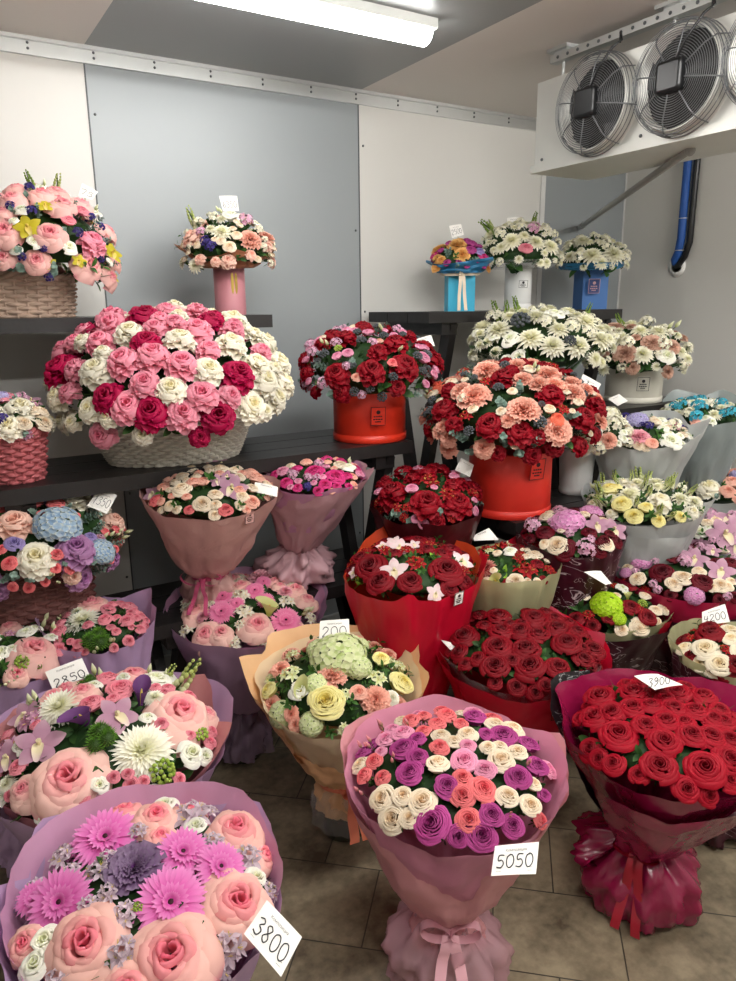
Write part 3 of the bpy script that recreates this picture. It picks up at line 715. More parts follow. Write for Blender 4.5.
# ------------------------------------------------------------------ room
YB = 3.05; XR = 3.58; ZC = 2.52; XL = -1.7; YF = -2.3
WHITE = mat('panel_white', 'd6d5d0', .45, var=.03, scale=3); GREY = mat('panel_grey', '969c9e', .42, var=.04, scale=2, metal=.1)
CWHITE = mat('ceiling_white', 'd6d0ca', .45, var=.03, scale=3); CGREY = mat('ceiling_grey', '8c8f8f', .42, var=.05, scale=2, metal=.1)
ALU = mat('aluminium', 'c8cac8', .35, metal=.85, var=.06, scale=6); STEEL = mat('galvanised', 'd2d2cc', .4, metal=.55, var=.06, scale=8, bump=.08, bscale=5)
SEAM = mat('seam_dark', '55585a', .6)
def floor_mat():
    m, nt, b = newmat('stone_tiles'); N = nt.nodes; L = nt.links
    g = N.new('ShaderNodeTexCoord'); mp = N.new('ShaderNodeMapping'); mp.vector_type = 'POINT'
    mp.inputs['Rotation'].default_value = (0, 0, -(-42) * D2R)
    L.new(g.outputs['Object'], mp.inputs[0])
    sh = N.new('ShaderNodeVectorMath'); sh.operation = 'ADD'; sh.inputs[1].default_value = (.485, -1.518 + .273 * 20, 0); L.new(mp.outputs[0], sh.inputs[0])
    br = N.new('ShaderNodeTexBrick'); br.inputs['Scale'].default_value = 1; br.inputs['Brick Width'].default_value = .165 * 2; br.inputs['Row Height'].default_value = .273
    br.inputs['Mortar Size'].default_value = .0022; br.inputs['Mortar Smooth'].default_value = .3; br.offset = .5
    br.inputs['Color1'].default_value = (.35, .35, .35, 1); br.inputs['Color2'].default_value = (.65, .65, .65, 1); br.inputs['Mortar'].default_value = (0, 0, 0, 1)
    L.new(sh.outputs[0], br.inputs['Vector'])
    n1 = N.new('ShaderNodeTexNoise'); n1.inputs['Scale'].default_value = 5; n1.inputs['Detail'].default_value = 8; n1.inputs['Roughness'].default_value = .65
    n2 = N.new('ShaderNodeTexNoise'); n2.inputs['Scale'].default_value = 38; n2.inputs['Detail'].default_value = 5
    for n in (n1, n2): L.new(g.outputs['Object'], n.inputs['Vector'])
    cr = N.new('ShaderNodeValToRGB'); e = cr.color_ramp.elements
    e[0].position = .32; e[0].color = lin('544a3a'); e[1].position = .7; e[1].color = lin('9c8f76')
    a1 = N.new('ShaderNodeMath'); a1.operation = 'MULTIPLY_ADD'; a1.inputs[1].default_value = .35; L.new(n2.outputs['Fac'], a1.inputs[0])
    a2 = N.new('ShaderNodeMath'); a2.operation = 'MULTIPLY_ADD'; a2.inputs[1].default_value = .25; a2.inputs[2].default_value = -.3
    L.new(br.outputs['Color'], a2.inputs[0]); a3 = N.new('ShaderNodeMath'); a3.operation = 'ADD'; L.new(n1.outputs['Fac'], a3.inputs[0]); L.new(a2.outputs[0], a3.inputs[1])
    L.new(a3.outputs[0], a1.inputs[2]); L.new(a1.outputs[0], cr.inputs[0])
    mx = N.new('ShaderNodeMix'); mx.data_type = 'RGBA'; L.new(br.outputs['Fac'], mx.inputs[0]); L.new(cr.outputs[0], mx.inputs[6]); mx.inputs[7].default_value = lin('37322a')
    L.new(mx.outputs[2], b.inputs['Base Color']); b.inputs['Roughness'].default_value = .42
    bp = N.new('ShaderNodeBump'); bp.inputs['Strength'].default_value = .25; bp.inputs['Distance'].default_value = .004; bp.invert = True
    L.new(br.outputs['Fac'], bp.inputs['Height']); L.new(bp.outputs[0], b.inputs['Normal'])
    return m
m = MB(); m.box((XL, YF, -.08), (XR, YB, 0)); struct('floor', m, floor_mat())
m = MB(); xs = [XL, -.5, .667, 1.818, 2.935, XR]
for i in range(5): m.box((xs[i], YB, 0), (xs[i + 1], YB + .08, ZC), [1, 0, 1, 0, 1][i])
m.m = [mi for i in range(5) for mi in [[1, 0, 1, 0, 1][i]] * 6]
struct('wall_back', m, [WHITE, GREY])
m = MB(); m.box((XR, YF, 0), (XR + .08, YB + .08, ZC)); struct('wall_right', m, WHITE)
m = MB(); m.box((XL - .08, YF, 0), (XL, YB + .08, ZC)); struct('wall_left', m, WHITE)
m = MB(); m.box((XL - .08, YF - .08, 0), (XR + .08, YF, ZC)); struct('wall_rear', m, WHITE)
m = MB()
for i in range(5):
    m.box((xs[i], YF - .08, ZC), (xs[i + 1], YB + .08, ZC + .08)); 
m.m = [mi for i in range(5) for mi in [[0, 0, 1, 0, 0][i]] * 6]
struct('ceiling', m, [CWHITE, CGREY])
# aluminium corner profile between wall and ceiling, with rivets
m = MB(); m.box((XL, YB - .012, ZC - .055), (XR, YB, ZC)); m.box((XL, YB - .03, ZC - .012), (XR, YB, ZC))
for i in range(24):
    x = -1.5 + i * .22
    for z in (ZC - .018, ZC - .036): m.ball((x, YB - .014, z), .005, 1, 6, 4)
struct('trim_1', m, [ALU, SEAM])
for i, x in enumerate((.667, 1.818)):
    m = MB(); m.box((x - .003, YB - .003, 0), (x + .002, YB, ZC - .055))
    rng = random.Random(i)
    for k in range(6): m.ball((x + .022 * (1 if k % 2 else -1), YB - .002, .5 + k * .36), .0055, 0, 6, 4)
    struct('trim_%d' % (i + 2), m, SEAM)
m = MB(); m.box((2.925, YB - .008, 0), (2.955, YB, ZC - .05)); struct('trim_4', m, mat('strip_white', 'd8d8d6', .4))
m = MB(); m.box((XR - .006, YB - .006, 0), (XR, YB, ZC)); struct('trim_5', m, mat('strip_white', 'd8d8d6', .4))
m = MB(); m.box((XL, YB - .02, 0), (XR, YB, .1)); struct('baseboard_back', m, mat('plinth', 'b0b2b0', .5))
m = MB(); m.box((XR - .02, YF, 0), (XR, YB - .02, .1)); struct('baseboard_right', m, mat('plinth', 'b0b2b0', .5))
# ceiling lamps ------------------------------------------------------------------
DIFF = emit_mat('lamp_diffuser', 'fcf9f5', LAMP_STRENGTH * .5); DIFF2 = emit_mat('lamp_diffuser_bright', 'fcf9f5', LAMP_STRENGTH * 1.35); HOUS = mat('lamp_housing', 'e4e6e2', .4)
def lamp(x1, y, L, label, rot=0, dm=None):
    r = root('ceiling_lamp', (x1 - L / 2, y, ZC), label, 'lamp'); 
    m = MB(); m.box((-L / 2, -.045, -.03), (L / 2, .045, 0)); h = m.obj('housing', HOUS, r, smooth=False)
    m = MB(); rows = []
    for xx in (-L / 2 + .01, -L / 2 + .02, L / 2 - .02, L / 2 - .01):
        k = .8 if abs(xx) > L / 2 - .015 else 1
        rows.append([(xx, .04 * math.cos(a) * k, -.03 - .045 * math.sin(a) * k) for a in [math.pi * i / 12 for i in range(13)]])
    m.grid(rows); m.poly(rows[0]); m.poly(rows[-1][::-1]); m.obj('diffuser', dm or DIFF, r)
    r.rotation_euler = (0, 0, rot); return r
pe = hit_z(430, 36, ZC - .04)
lamp(pe.x, pe.y, 1.24, 'long white tube lamp on the grey ceiling panel, lit')
lamp(1.75, 1.0, 1.24, 'added fill lamp, out of view on the ceiling above the front bouquets, lit', dm=DIFF2)  # extra unseen lamp, added to light the front flowers from above
lamp(3.5, .7, 1.24, 'added fill lamp, out of view on the ceiling by the right wall, lit', dm=DIFF2)  # unseen lamp put in to brighten the right wall
lamp(1.0, -.2, 1.24, 'white tube lamp on the ceiling above the aisle, lit', dm=DIFF2)
lamp(2.6, -.6, 1.24, 'white tube lamp on the ceiling near the rear wall, lit', dm=DIFF2)
# display stands ------------------------------------------------------------------
BLK = mat('black_stained_wood', '1e1b1b', .42, var=.25, scale=14, bump=.15, bscale=22)
def stand(x0, x1, y0, y1, z, label, group=None, legs=None, zl=0, th=.045, xs=None, name='display_bench'):
    r = root(name, ((x0 + x1) / 2, (y0 + y1) / 2, 0), label, 'display stand', group); cx, cy = (x0 + x1) / 2, (y0 + y1) / 2
    n = 3
    for i in range(n):
        a = y0 + (y1 - y0) * i / n; b = y0 + (y1 - y0) * (i + 1) / n
        m = MB(); m.box((x0 - cx, a - cy + .003, z - th), (x1 - cx, b - cy - .003, z)); m.obj('plank', BLK, r, smooth=False)
    for x in (legs or (x0 + .12, x1 - .12)):
        for (ya, yb) in ((y0 + .04, y1 - .06), (y1 - .04, y0 + .06)):
            m = MB(); m.beam((x - cx + (.02 if ya < yb else -.02), yb - cy, .012), (x - cx + (.02 if ya < yb else -.02), ya - cy, z - th - .0), .035, .06, 0, side=(0, 1, 0)); m.obj('leg', BLK, r, smooth=False)
        m = MB(); m.box((x - cx - .04, y0 - cy + .02, z - th - .05), (x - cx + .04, y1 - cy - .02, z - th)); m.obj('cross_rail', BLK, r, smooth=False)
    return r
ZT = 1.578; ZM = 1.12; ZL = .61
stand(-.8, 1.13, 2.52, 3.0, ZT, 'tall black wooden bench by the left wall holding the pink flower basket', legs=(.1, 1.0))
stand(1.83, 3.0, 2.52, 3.0, ZT, 'tall black wooden bench under the cooling unit holding turquoise and white boxes', legs=(1.95, 2.9))
stand(-.8, 1.53, 2.2, 2.62, ZM, 'middle black wooden bench holding the white basket and a red hatbox', legs=(.2, 1.42))
stand(1.83, 2.62, 2.14, 2.5, ZM, 'middle black wooden bench behind the right red hatbox', legs=(1.9, 2.5))
stand(-.8, 1.50, 2.22, 2.6, ZL, 'low black wooden bench under the two dusty pink bouquets', legs=(.62, 1.40))
stand(1.72, 2.3, 1.84, 2.13, .86, 'low black wooden bench under the right red hatbox', legs=(1.8, 2.22))
# cooling unit ------------------------------------------------------------------
XE = 2.17; y_l = 2.30; y_r = .55; zt = 2.42; zb_ = 2.10; XD = 2.47
cu = root('cooling_unit', (XE, (y_l + y_r) / 2, zb_), 'white metal ceiling cooling unit with round black fans at upper right', 'cooling unit')
cy0 = (y_l + y_r) / 2
m = MB(); m.box((0, y_r - cy0, .03), (XD - XE, y_l - cy0, zt - zb_))
for k in range(8): m.ball((-.002, y_r - cy0 + .1 + k * .23, .045), .006, 1, 6, 4)
m.obj('casing', [STEEL, SEAM], cu, smooth=False)
m = MB(); m.box((-.012, y_r - cy0 - .01, 0), (XD - XE + .01, y_l - cy0 + .01, .028)); m.obj('drip_tray', STEEL, cu, smooth=False)
m = MB(); m.box((.0, y_r - cy0, zt - zb_ + .052), (.035, y_l - cy0 - .06, zt - zb_ + .078))
m.box((.16, y_r - cy0, zt - zb_ + .0), (.30, y_l - cy0 - .08, zt - zb_ + .04))
m.obj('mounting_rail', ALU, cu, smooth=False)
m = MB()
for k in range(34): m.lathe([(.006, 0), (.006, .002), (.0001, .0022)], 8, 0, cap0=False)
vv = []
for k in range(34):
    yy = y_l - cy0 - .1 - k * .048
    vv += [(-.001 - z, yy + x, zt - zb_ + .065 + y) for (x, y, z) in m.v[k * 24:(k + 1) * 24]]
m.v = vv; m.obj('rail_holes', SEAM, cu)
m = MB()
for yy in (y_l - cy0 - .1, .3, -.4):
    m = MB(); m.box((.01, yy - .03, zt - zb_ + .078), (.06, yy + .03, ZC - zb_)); m.box((-.01, yy - .05, ZC - zb_ - .012), (.1, yy + .05, ZC - zb_))
    m.tube([(.03, yy, zt - zb_), (.03, yy, ZC - zb_)], .006, 8)
    m.obj('hanger_bracket', ALU, cu, smooth=False)
FB = mat('fan_black', '17181a', .35, var=.1); FG = mat('guard_wire', '77797b', .4, metal=.6); FD = mat('fan_housing', '0e0f10', .6)
def fan(px, py):
    p = hit_x(px, py, XE - .045); yy, zz = p.y - cy0, p.z - zb_; RR = .155
    g = bpy.data.objects.new('fan', None); COL.objects.link(g); g.parent = cu; g.location = (0, yy, zz)
    def T(mb): mb.v = [(-z, x, y) for x, y, z in mb.v]; return mb
    m = MB(); m.lathe([(RR + .012, -.0), (RR, .004), (RR - .004, .045), (RR - .012, .05), (RR - .014, -.01), (RR - .02, -.012)], 48, cap0=False); T(m).obj('fan_ring', STEEL, g)
    m = MB(); m.lathe([(RR - .014, .0005), (.0005, .0015)], 40, cap0=False); T(m).obj('fan_recess', FD, g)
    m = MB()
    for k in range(5):
        a0 = k * 1.2566; rows = []
        for i in range(6):
            t = i / 5; r = .035 + (RR - .055) * t; rows.append([((r * math.cos(a0 + w + .3 * t)), r * math.sin(a0 + w + .3 * t), .012 + .018 * (w + .3)) for w in (-.3, -.1, .1, .3)])
        m.grid(rows)
    T(m).obj('fan_blades', FB, g)
    m = MB()
    for i in range(17):
        r = .05 + (RR - .045) * i / 16; z = .058 + .012 * math.sqrt(max(0, 1 - (r / RR) ** 2))
        m.tube([(r * math.cos(a), r * math.sin(a), z) for a in [2 * math.pi * j / 48 for j in range(48)]], .0012, 4, closed=True)
    for i, z in enumerate((.045, .03, .015)):
        r = RR + .004 + .003 * i; m.tube([(r * math.cos(a), r * math.sin(a), z) for a in [2 * math.pi * j / 48 for j in range(48)]], .0018, 4, closed=True)
    for k in range(8):
        a = k * math.pi / 4 + .2; m.tube([(.04 * math.cos(a), .04 * math.sin(a), .072), (RR * .8 * math.cos(a), RR * .8 * math.sin(a), .066), (RR * math.cos(a), RR * math.sin(a), .05), ((RR + .012) * math.cos(a), (RR + .012) * math.sin(a), .002)], .0022, 5)
    T(m).obj('fan_guard', FG, g)
    m = MB(); rows = []
    for z, s in ((.05, .044), (.082, .046), (.09, .044), (.092, .036)):
        rows.append([(s * max(-1, min(1, 1.35 * math.cos(a))), s * max(-1, min(1, 1.35 * math.sin(a))), z) for a in [2 * math.pi * j / 24 for j in range(24)]])
    m.grid(rows, closed=True); m.poly(rows[-1]); T(m).obj('fan_motor', FB, g)
    m = MB(); m.tube([(.0, .03, .07), (-.04, .09, .075), (-.08, RR, .05), (-.1, RR + .02, .03), (-.085, RR + .045, .02), (-.075, RR + .02, .01)], .004, 6); T(m).obj('fan_cable', FB, g)
fan(592, 104); fan(677, 78); fan(778, 46)
# drain pipe, insulated pipe
pa = hit_x(683, 152, XE + .1); pa = Vector((XE + .16, pa.y, zb_ - .002)); PG = mat('pipe_grey', '8d8f8e', .45)
q0 = hit_z(683, 152, zb_ - .07); q1 = hit_y(579, 228, YB - .0)
q0 = Vector((XE + .13, hit_x(690, 150, XE + .13).y, 0)); q0.z = hit_x(690, 150, XE + .13).z
r = root('drain_pipe', q0, 'grey plastic drain pipe sloping from the cooling unit to the back wall', 'pipe')
m = MB(); m.tube([Vector((0, 0, zb_ - q0.z - .001)), Vector((0, 0, .012)), Vector((0, .004, 0)), (q1 - q0) * .985, (q1 - q0)], .0135, 12); m.obj('pipe', PG, r)
m = MB(); m.tube([(0, 0, .045), (0, 0, -.005)], .018, 12); m.ball((0, 0, -.002), .018, 0, 12, 6); m.tube([(q1 - q0) * .93, (q1 - q0) * .955], .018, 12); m.obj('pipe_elbow', PG, r)
BLU = mat('blue_insulation', '2456a4', .6, var=.15, bump=.2); a0 = hit_x(687, 165, XR - .04); b0 = hit_x(685, 262, XR - .03)
r = root('insulated_pipe', (XR, a0.y, b0.z), 'blue and black insulated refrigerant pipe running down the right wall', 'pipe')
m = MB(); m.tube([(-.035, 0, a0.z - b0.z + .25), (-.035, .0, .12), (-.035, .01, .05), (-.025, .035, .015), (-.003, .045, 0)], .021, 12); m.obj('blue_pipe', BLU, r)
m = MB(); m.tube([(-.02, -.045, a0.z - b0.z + .25), (-.02, -.042, .1), (-.02, -.02, .03), (-.01, .02, -.01), (-.001, .045, -.02)], .017, 10); m.obj('black_pipe', FB, r)
m = MB()
for zz in (.22, .06): m.tube([(-.035 + .024 * math.cos(a), .024 * math.sin(a), zz) for a in [2 * math.pi * j / 20 for j in range(20)]], .002, 5, closed=True)
m.obj('pipe_tie', mat('tie_white', 'dddddd', .5), r)
m = MB(); m.v = []; m.lathe([(.05, 0), (.055, .004), (.03, .006)], 20, c=(0, 0, 0)); m.v = [(-z, x + .035, y - .02) for x, y, z in m.v]; m.obj('wall_sealant', mat('sealant', 'f0efec', .7), r)
# ------------------------------------------------------------------ arrangements
P_ROSE = paper_mat('paper_dusty_rose', 'e0a0a6', .4, .25, wr=.25, scale=5); P_PINKIN = paper_mat('paper_pink_inner', 'dd93ae', .4, .3, wr=.2, scale=5)
P_LILAC = paper_mat('paper_lilac', 'bf9fc6', .42, .2, wr=.25, scale=5); P_LILPINK = paper_mat('paper_lilac_pink', 'd09abc', .42, .3, wr=.2, scale=5)
P_MAUVE = paper_mat('paper_mauve', 'b493b0', .42, .2, wr=.2, scale=5); P_PEACH = paper_mat('paper_peach', 'f8ca96', .5, .2, wr=.15, scale=5)
P_CREAM = paper_mat('paper_cream', 'f8e2bc', .5, .25, wr=.15, scale=5); P_DUSTY = paper_mat('paper_kraft_pink', 'd2a49e', .5, .15, wr=.5, scale=10)
P_RED = paper_mat('paper_red', 'cf0c30', .38, .15, wr=.25, scale=5); P_ORANGE = paper_mat('paper_orange_red', 'd64a26', .45, .25, wr=.2, scale=5)
P_CORAL = paper_mat('paper_coral_film', 'e05068', .35, .3, wr=.25, scale=5, alpha=.8); P_CRIM = paper_mat('paper_crimson', '8c1040', .24, .12, wr=.5, scale=7, coat=.5)
P_WINE = paper_mat('paper_wine_print', '3a0c1c', .35, .05, wr=.4, scale=8, marks='d8c8cc', marks_scale=7); P_WHITE = paper_mat('paper_white_frost', 'ccd0d0', .35, .35, wr=.4, scale=7, alpha=.9)
P_GREEN = paper_mat('paper_pale_green', 'c4c69a', .4, .35, wr=.2, scale=5, alpha=.9); P_FILM = paper_mat('film_clear', 'eef0f0', .15, .2, wr=.6, scale=9, alpha=.2, coat=.6)
P_FILMP = paper_mat('film_pink', 'e8b8c4', .2, .3, wr=.6, scale=9, alpha=.62, coat=.5); P_FILMM = paper_mat('film_mauve', 'b89cb6', .2, .3, wr=.6, scale=9, alpha=.55, coat=.5)
P_KRAFT = paper_mat('paper_kraft', 'b87c5c', .55, .15, wr=.3, scale=7); P_BLUE = paper_mat('paper_blue', '3c86b4', .4, .2, wr=.3, scale=7); P_BLACK = paper_mat('paper_black_print', '151316', .4, .0, wr=.2, marks='d0d0d0', marks_scale=10)
RB_RED = mat('ribbon_red', 'a00828', .3, var=.1, coat=.3); RB_PINK = mat('ribbon_pink', 'e8b0bc', .35, var=.08); RB_ROSE = mat('ribbon_rose', 'b84c70', .35, var=.1); RB_CORAL = mat('ribbon_coral', 'ef8c6c', .35, var=.08); RB_CREAM = mat('ribbon_cream', 'd8c8b0', .5, var=.08)
B_RED = mat('box_red', 'd9321c', .42, var=.04, scale=5); B_RED2 = mat('box_scarlet', 'df3428', .42, var=.04, scale=5); B_PINK = mat('box_pink', 'd9929c', .45, var=.03); B_TURQ = mat('box_turquoise', '2fa9cc', .5, var=.04); B_WHT = mat('box_white', 'dfe0de', .45, var=.03); B_BLUE = mat('box_blue', '3a6cac', .5, var=.06); B_CREAM = mat('box_cream', 'cdc9bc', .5, var=.03)
W_PINK = mat('wicker_pink', 'ae5a5e', .6, var=.2); W_TAN = mat('wicker_tan', 'b9a08e', .65, var=.3, scale=30); W_WHT = mat('wicker_white', 'c2bcb0', .6, var=.12, scale=20); W_BRN = mat('wicker_brown', '6f4440', .65, var=.25, scale=25)
STK = mat('label_clear', 'd8a0a0', .4); STK_R = mat('label_red', 'c22818', .42); GOLD = mat('gold_foil', 'b89a48', .3, metal=.7); DARKINK = mat('ink_dark_red', '2a0c10', .5)
GLASS = mat('vase_dark_glass', '20281e', .08, var=.3, spec=.8, coat=1)
def neckring(b, m, sn, rn, w=.03, name='ribbon_band'):
    c = b.L * sn; mb = MB(); mb.grid([[c + (b.e1 * math.cos(t) + b.e2 * math.sin(t)) * rn * (1.08 + .03 * math.sin(7 * t)) + Z * dz for t in [2 * math.pi * j / 36 for j in range(36)]] for dz in (-w / 2, 0, w / 2)], closed=True)
    return mb.obj(name, m, b.root)
def glassvase(pos, r, h, label):
    rt = root('glass_vase', pos, label, 'vase', 'dark glass vases under the bouquets')
    mb = MB(); mb.lathe([(r * .8, 0), (r * .98, .01), (r, .03), (r * .95, h * .5), (r * .8, h * .8), (r * .85, h), (r * .8, h), (r * .75, h * .8)], 32); mb.obj('vase_body', GLASS, rt); return rt

# ---- A: gerbera bouquet, front left
b = Bq('bouquet', 'large lilac wrapped bouquet with pink gerberas, ornamental kale and peach roses, nearest at bottom left', 'bouquet', 150, 897, .56, 133, dome=.33, tilt=4, seed=1, group='wrapped bouquets on the floor')
b.spec(0, 780, 2.374, 'RP 200 385 185;RP 405 418 215;RP 565 290 165;RP 370 85 105;RP 560 118 140;GB 250 135 150;GB 435 170 130;GB 405 290 165;GB 140 290 150;GB 525 205 120;KL 318 205 140;AV 225 215 75;AV 295 315 75;AV 165 215 65;AV 455 75 110;AV 590 180 80;AV 505 145 70;AV 290 405 90;AV 545 395 95;LW 105 380 60;LW 85 435 70;AV 255 265 60;LF 480 175 50;LF 415 215 40;LF 225 470 90;AV 140 465 90;AV 520 460 90;BG 330 300 30;RP 300 500 150;GB 470 510 140')
b.fill('RP 3 9;AV 4 6;GB 2 9;LW 2 5;LF 1 8', 160); b.foliage()
pr = b.prof(.3, .05, .75)
b.sheet(P_LILAC, 0, 360, .3, 1.0, pr, rim=((-150, .03), (-120, .0), (-60, .02), (-20, .0), (30, .03), (80, .0), (120, .035), (150, .0), (180, .02)), pleat=.04, k=7, seed=3, off=.006, label='lilac outer paper')
b.sheet(P_LILPINK, 60, 330, .35, 1.02, b.prof(.3, .05, .8), rim=((60, 0), (130, .04), (170, .03), (215, .045), (260, .02), (330, 0)), pleat=.03, k=6, seed=4, off=-.008, label='pinkish lilac inner paper')
b.sheet(P_LILAC, 180, 290, .4, 1.0, pr, rim=((180, .0), (222, .05), (240, .0), (262, .06), (290, .0)), pleat=.04, k=7, seed=5, off=.014)
b.skirt(P_LILAC, rs=.16); neckring(b, RB_ROSE, .31, .05)
price_tag([(267, 900), (302, 937), (281, 977), (244, 934)], depth(b.C) - .17, '3800', 'tilted white price tag reading 3800 stuck in the lilac gerbera bouquet')
# ---- B: 5050 bouquet
b = Bq('bouquet', 'large dusty pink bouquet of purple, cream and coral spray roses, front centre, tag 5050', 'bouquet', 453, 778, .56, 106, dome=.42, tilt=3, base=(445, 965), seed=2, group='wrapped bouquets on the floor')
b.spec(330, 690, 2.944, 'SC 155 322 90;SC 272 328 90;SC 186 380 94;SC 215 312 66;SC 318 215 74;SC 522 312 76;SC 590 338 68;SC 505 208 86;SC 552 182 62;SC 405 130 64;SC 465 168 50;SC 600 275 52;SM 300 395 116;SM 445 430 104;SM 378 432 70;SM 475 368 78;SM 538 400 74;SM 345 285 84;SM 215 175 88;SM 235 245 88;SM 258 200 70;SM 552 258 84;SM 630 310 46;SM 610 225 72;SM 510 135 86;SK 388 312 80;SK 450 292 88;SK 408 382 80;SK 390 258 60;SK 322 168 62;SK 315 98 58;SK 385 98 46;SL 395 210 84;SL 455 235 72;SL 405 165 52;SK 275 120 50;SL 215 128 70;SL 165 145 60;SK 100 250 56;SK 155 257 54;SK 130 208 54;SL 150 182 40;BP 80 165 56;BP 122 165 50;BP 95 300 50;BP 190 210 44;BP 228 112 50;BP 152 118 60;BP 530 368 34;BP 585 220 40;SM 460 130 50;SC 500 165 50')
b.fill('SM 3 6.5;SC 3 6.5;SK 2 6;SL 2 6;RU 1 7', 170); b.foliage()
pr = b.prof(.36, .055, .72)
b.sheet(P_PINKIN, 0, 360, .45, 1.0, b.prof(.36, .05, .8), rim=((-170, .05), (-130, .04), (-60, .03), (-12, -.045), (5, .01), (70, .02), (118, .05), (140, .02), (175, .04)), pleat=.025, k=5, seed=7, off=-.004, label='pink inner paper')
b.sheet(P_ROSE, -150, 62, .36, 1.0, pr, rim=((-150, .03), (-110, .05), (-75, .0), (-35, -.075), (-8, -.15), (16, -.17), (24, -.06), (40, -.03), (62, -.02)), pleat=.03, k=5, seed=8, off=.012, label='dusty pink outer paper')
b.sheet(P_ROSE, -5, 190, .36, 1.0, pr, rim=((-5, -.2), (18, -.10), (35, -.05), (70, -.0), (118, .05), (135, .0), (190, .02)), pleat=.03, k=6, seed=9, off=.006, label='dusty pink outer paper')
b.skirt(P_ROSE, sn=.38, rn=.058, rs=.09, s_end=.2, crum=.012, k=6, name='paper_collar'); b.skirt(P_FILMP, sn=.36, rn=.06, rs=.15, s_end=.02, crum=.03, k=5, rim=((0, 0), (60, .05), (90, .0), (180, .03)), name='film_skirt', label='milky translucent film skirt')
b.bow(RB_PINK, sn=.36, rn=.06, size=.07, tail=.1, ang=5, w=.026)
TG = depth(b.C) - .27
price_tag([(495, 846), (539, 842), (536, 874), (491, 876)], TG - .0, '5050', 'white price tag reading 5050 on the front of the dusty pink rose bouquet', toff=.45)
# ---- C: crimson roses
b = Bq('bouquet', 'tall crimson wrapped bouquet of bright red roses at right front with a crumpled paper skirt', 'bouquet', 665, 738, .54, 94, dome=.38, tilt=4, base=(636, 893), seed=3, group='wrapped bouquets on the floor')
b.spec(530, 660, 3.058, 'TR 215 110 92;TR 315 100 92;TR 270 228 112;TR 198 172 90;TR 250 160 84;TR 315 145 80;TR 370 138 74;TR 440 145 76;TR 418 185 84;TR 355 200 84;TR 410 250 100;TR 495 230 94;TR 555 235 94;TR 395 325 108;TR 535 330 118;TR 505 155 84;TR 590 190 84;TR 610 305 100;TR 560 180 80;TR 610 245 90;LF 440 290 50;LF 330 285 60;TR 450 100 80;TR 390 95 70;TR 530 110 80;LF 215 265 50')
b.fill('TR 6 7;LF 1 8', 150); b.foliage()
pr = b.prof(.38, .055, .85)
b.sheet(P_CRIM, 0, 360, .38, 1.0, pr, rim=((-180, .03), (-140, .05), (-95, .06), (-40, .0), (0, -.01), (45, .0), (90, .05), (130, .07)), pleat=.04, k=6, seed=11, crum=.014, label='glossy crimson paper')
b.sheet(P_CRIM, -40, 80, .38, .9, pr, rim=((-40, -.02), (-15, .02), (10, -.04), (40, -.01), (80, .03)), pleat=.05, k=6, seed=11, off=.03, crum=.012)
b.sheet(P_BLACK, -130, -70, .5, 1.0, pr, rim=((-130, .05), (-100, .07), (-70, .0)), pleat=.02, seed=13, off=.02, label='black printed paper edge')
b.skirt(P_CRIM, sn=.4, rn=.055, rs=.155, s_end=.05, crum=.026, k=6, rim=((-180, 0), (-75, .0), (-60, .05), (-30, .0), (40, .02), (90, 0)), pleat=.12)
b.skirt(P_CRIM, sn=.42, rn=.055, rs=.17, s_end=.26, crum=.04, k=4, th=(-150, -50), seed=9, pleat=.1)
b.bow(RB_RED, sn=.42, rn=.06, size=.06, tail=.2, ang=-12, w=.024)
price_tag([(634, 676), (658, 674), (683, 685), (655, 690)], depth(b.C) + .03, '3900', 'white price tag reading 3900 lying on the crimson bouquet of red roses', nrm=(0, 0, 1), big=.5, slant=.9)
# ---- D: peach bouquet
b = Bq('bouquet', 'peach wrapped bouquet with green hydrangea, yellow garden roses and salmon carnations', 'bouquet', 338, 688, .54, 78, dome=.5, tilt=7, base=(345, 830), seed=4, group='wrapped bouquets on the floor')
b.spec(230, 610, 3.345, 'HY 362 150 190;HY 430 190 90;HY 300 130 90;CS 340 210 92;CS 490 295 92;SH 430 275 62;GY 322 308 130;GY 575 245 92;LW 235 262 70;KG 238 275 90;RU 165 235 90;RU 285 205 120;RU 465 140 80;RU 510 190 110;RU 410 312 90;AG 200 208 84;AG 495 222 76;SH 420 100 60;CW 545 290 50;SH 320 268 50;AG 540 170 60;RU 250 160 70')
b.fill('HY 2 9;CS 2 6;RU 3 8;GY 1 8;AG 1 5', 130, low=0); b.foliage(ll=.035)
pr = b.prof(.42, .055, .8)
b.sheet(P_CREAM, 0, 360, .5, 1.0, b.prof(.42, .05, .85), rim=((-180, .03), (-100, .03), (-30, .0), (20, -.01), (80, .03), (140, .045)), pleat=.02, k=5, seed=15, off=.0, label='cream inner paper')
b.sheet(P_PEACH, 60, 310, .5, 1.0, pr, rim=((60, .02), (88, .05), (104, .035), (118, .07), (132, .03), (165, .05), (200, .06), (228, .07), (240, .04), (262, .09), (275, .03), (310, -.04)), pleat=.015, k=5, seed=16, off=.01, flare=.3, label='peach outer paper')
b.sheet(P_PEACH, -130, 70, .42, .78, pr, rim=((-130, .14), (-100, .10), (-92, .0), (-60, -.03), (-20, -.06), (30, -.05), (70, .08)), pleat=.02, k=5, seed=17, off=.016, label='peach outer paper')
b.skirt(P_PEACH, sn=.44, rn=.055, rs=.085, s_end=.22, crum=.012, k=5, name='paper_collar'); b.skirt(P_FILM, sn=.4, rn=.06, rs=.10, s_end=.12, crum=.012, k=5, name='film_skirt', label='clear film skirt')
b.bow(RB_CORAL, sn=.43, rn=.06, size=.04, tail=.12, ang=20, w=.03)
glassvase(b.base, .068, .16, 'dark glass vase under the peach wrapped hydrangea bouquet')
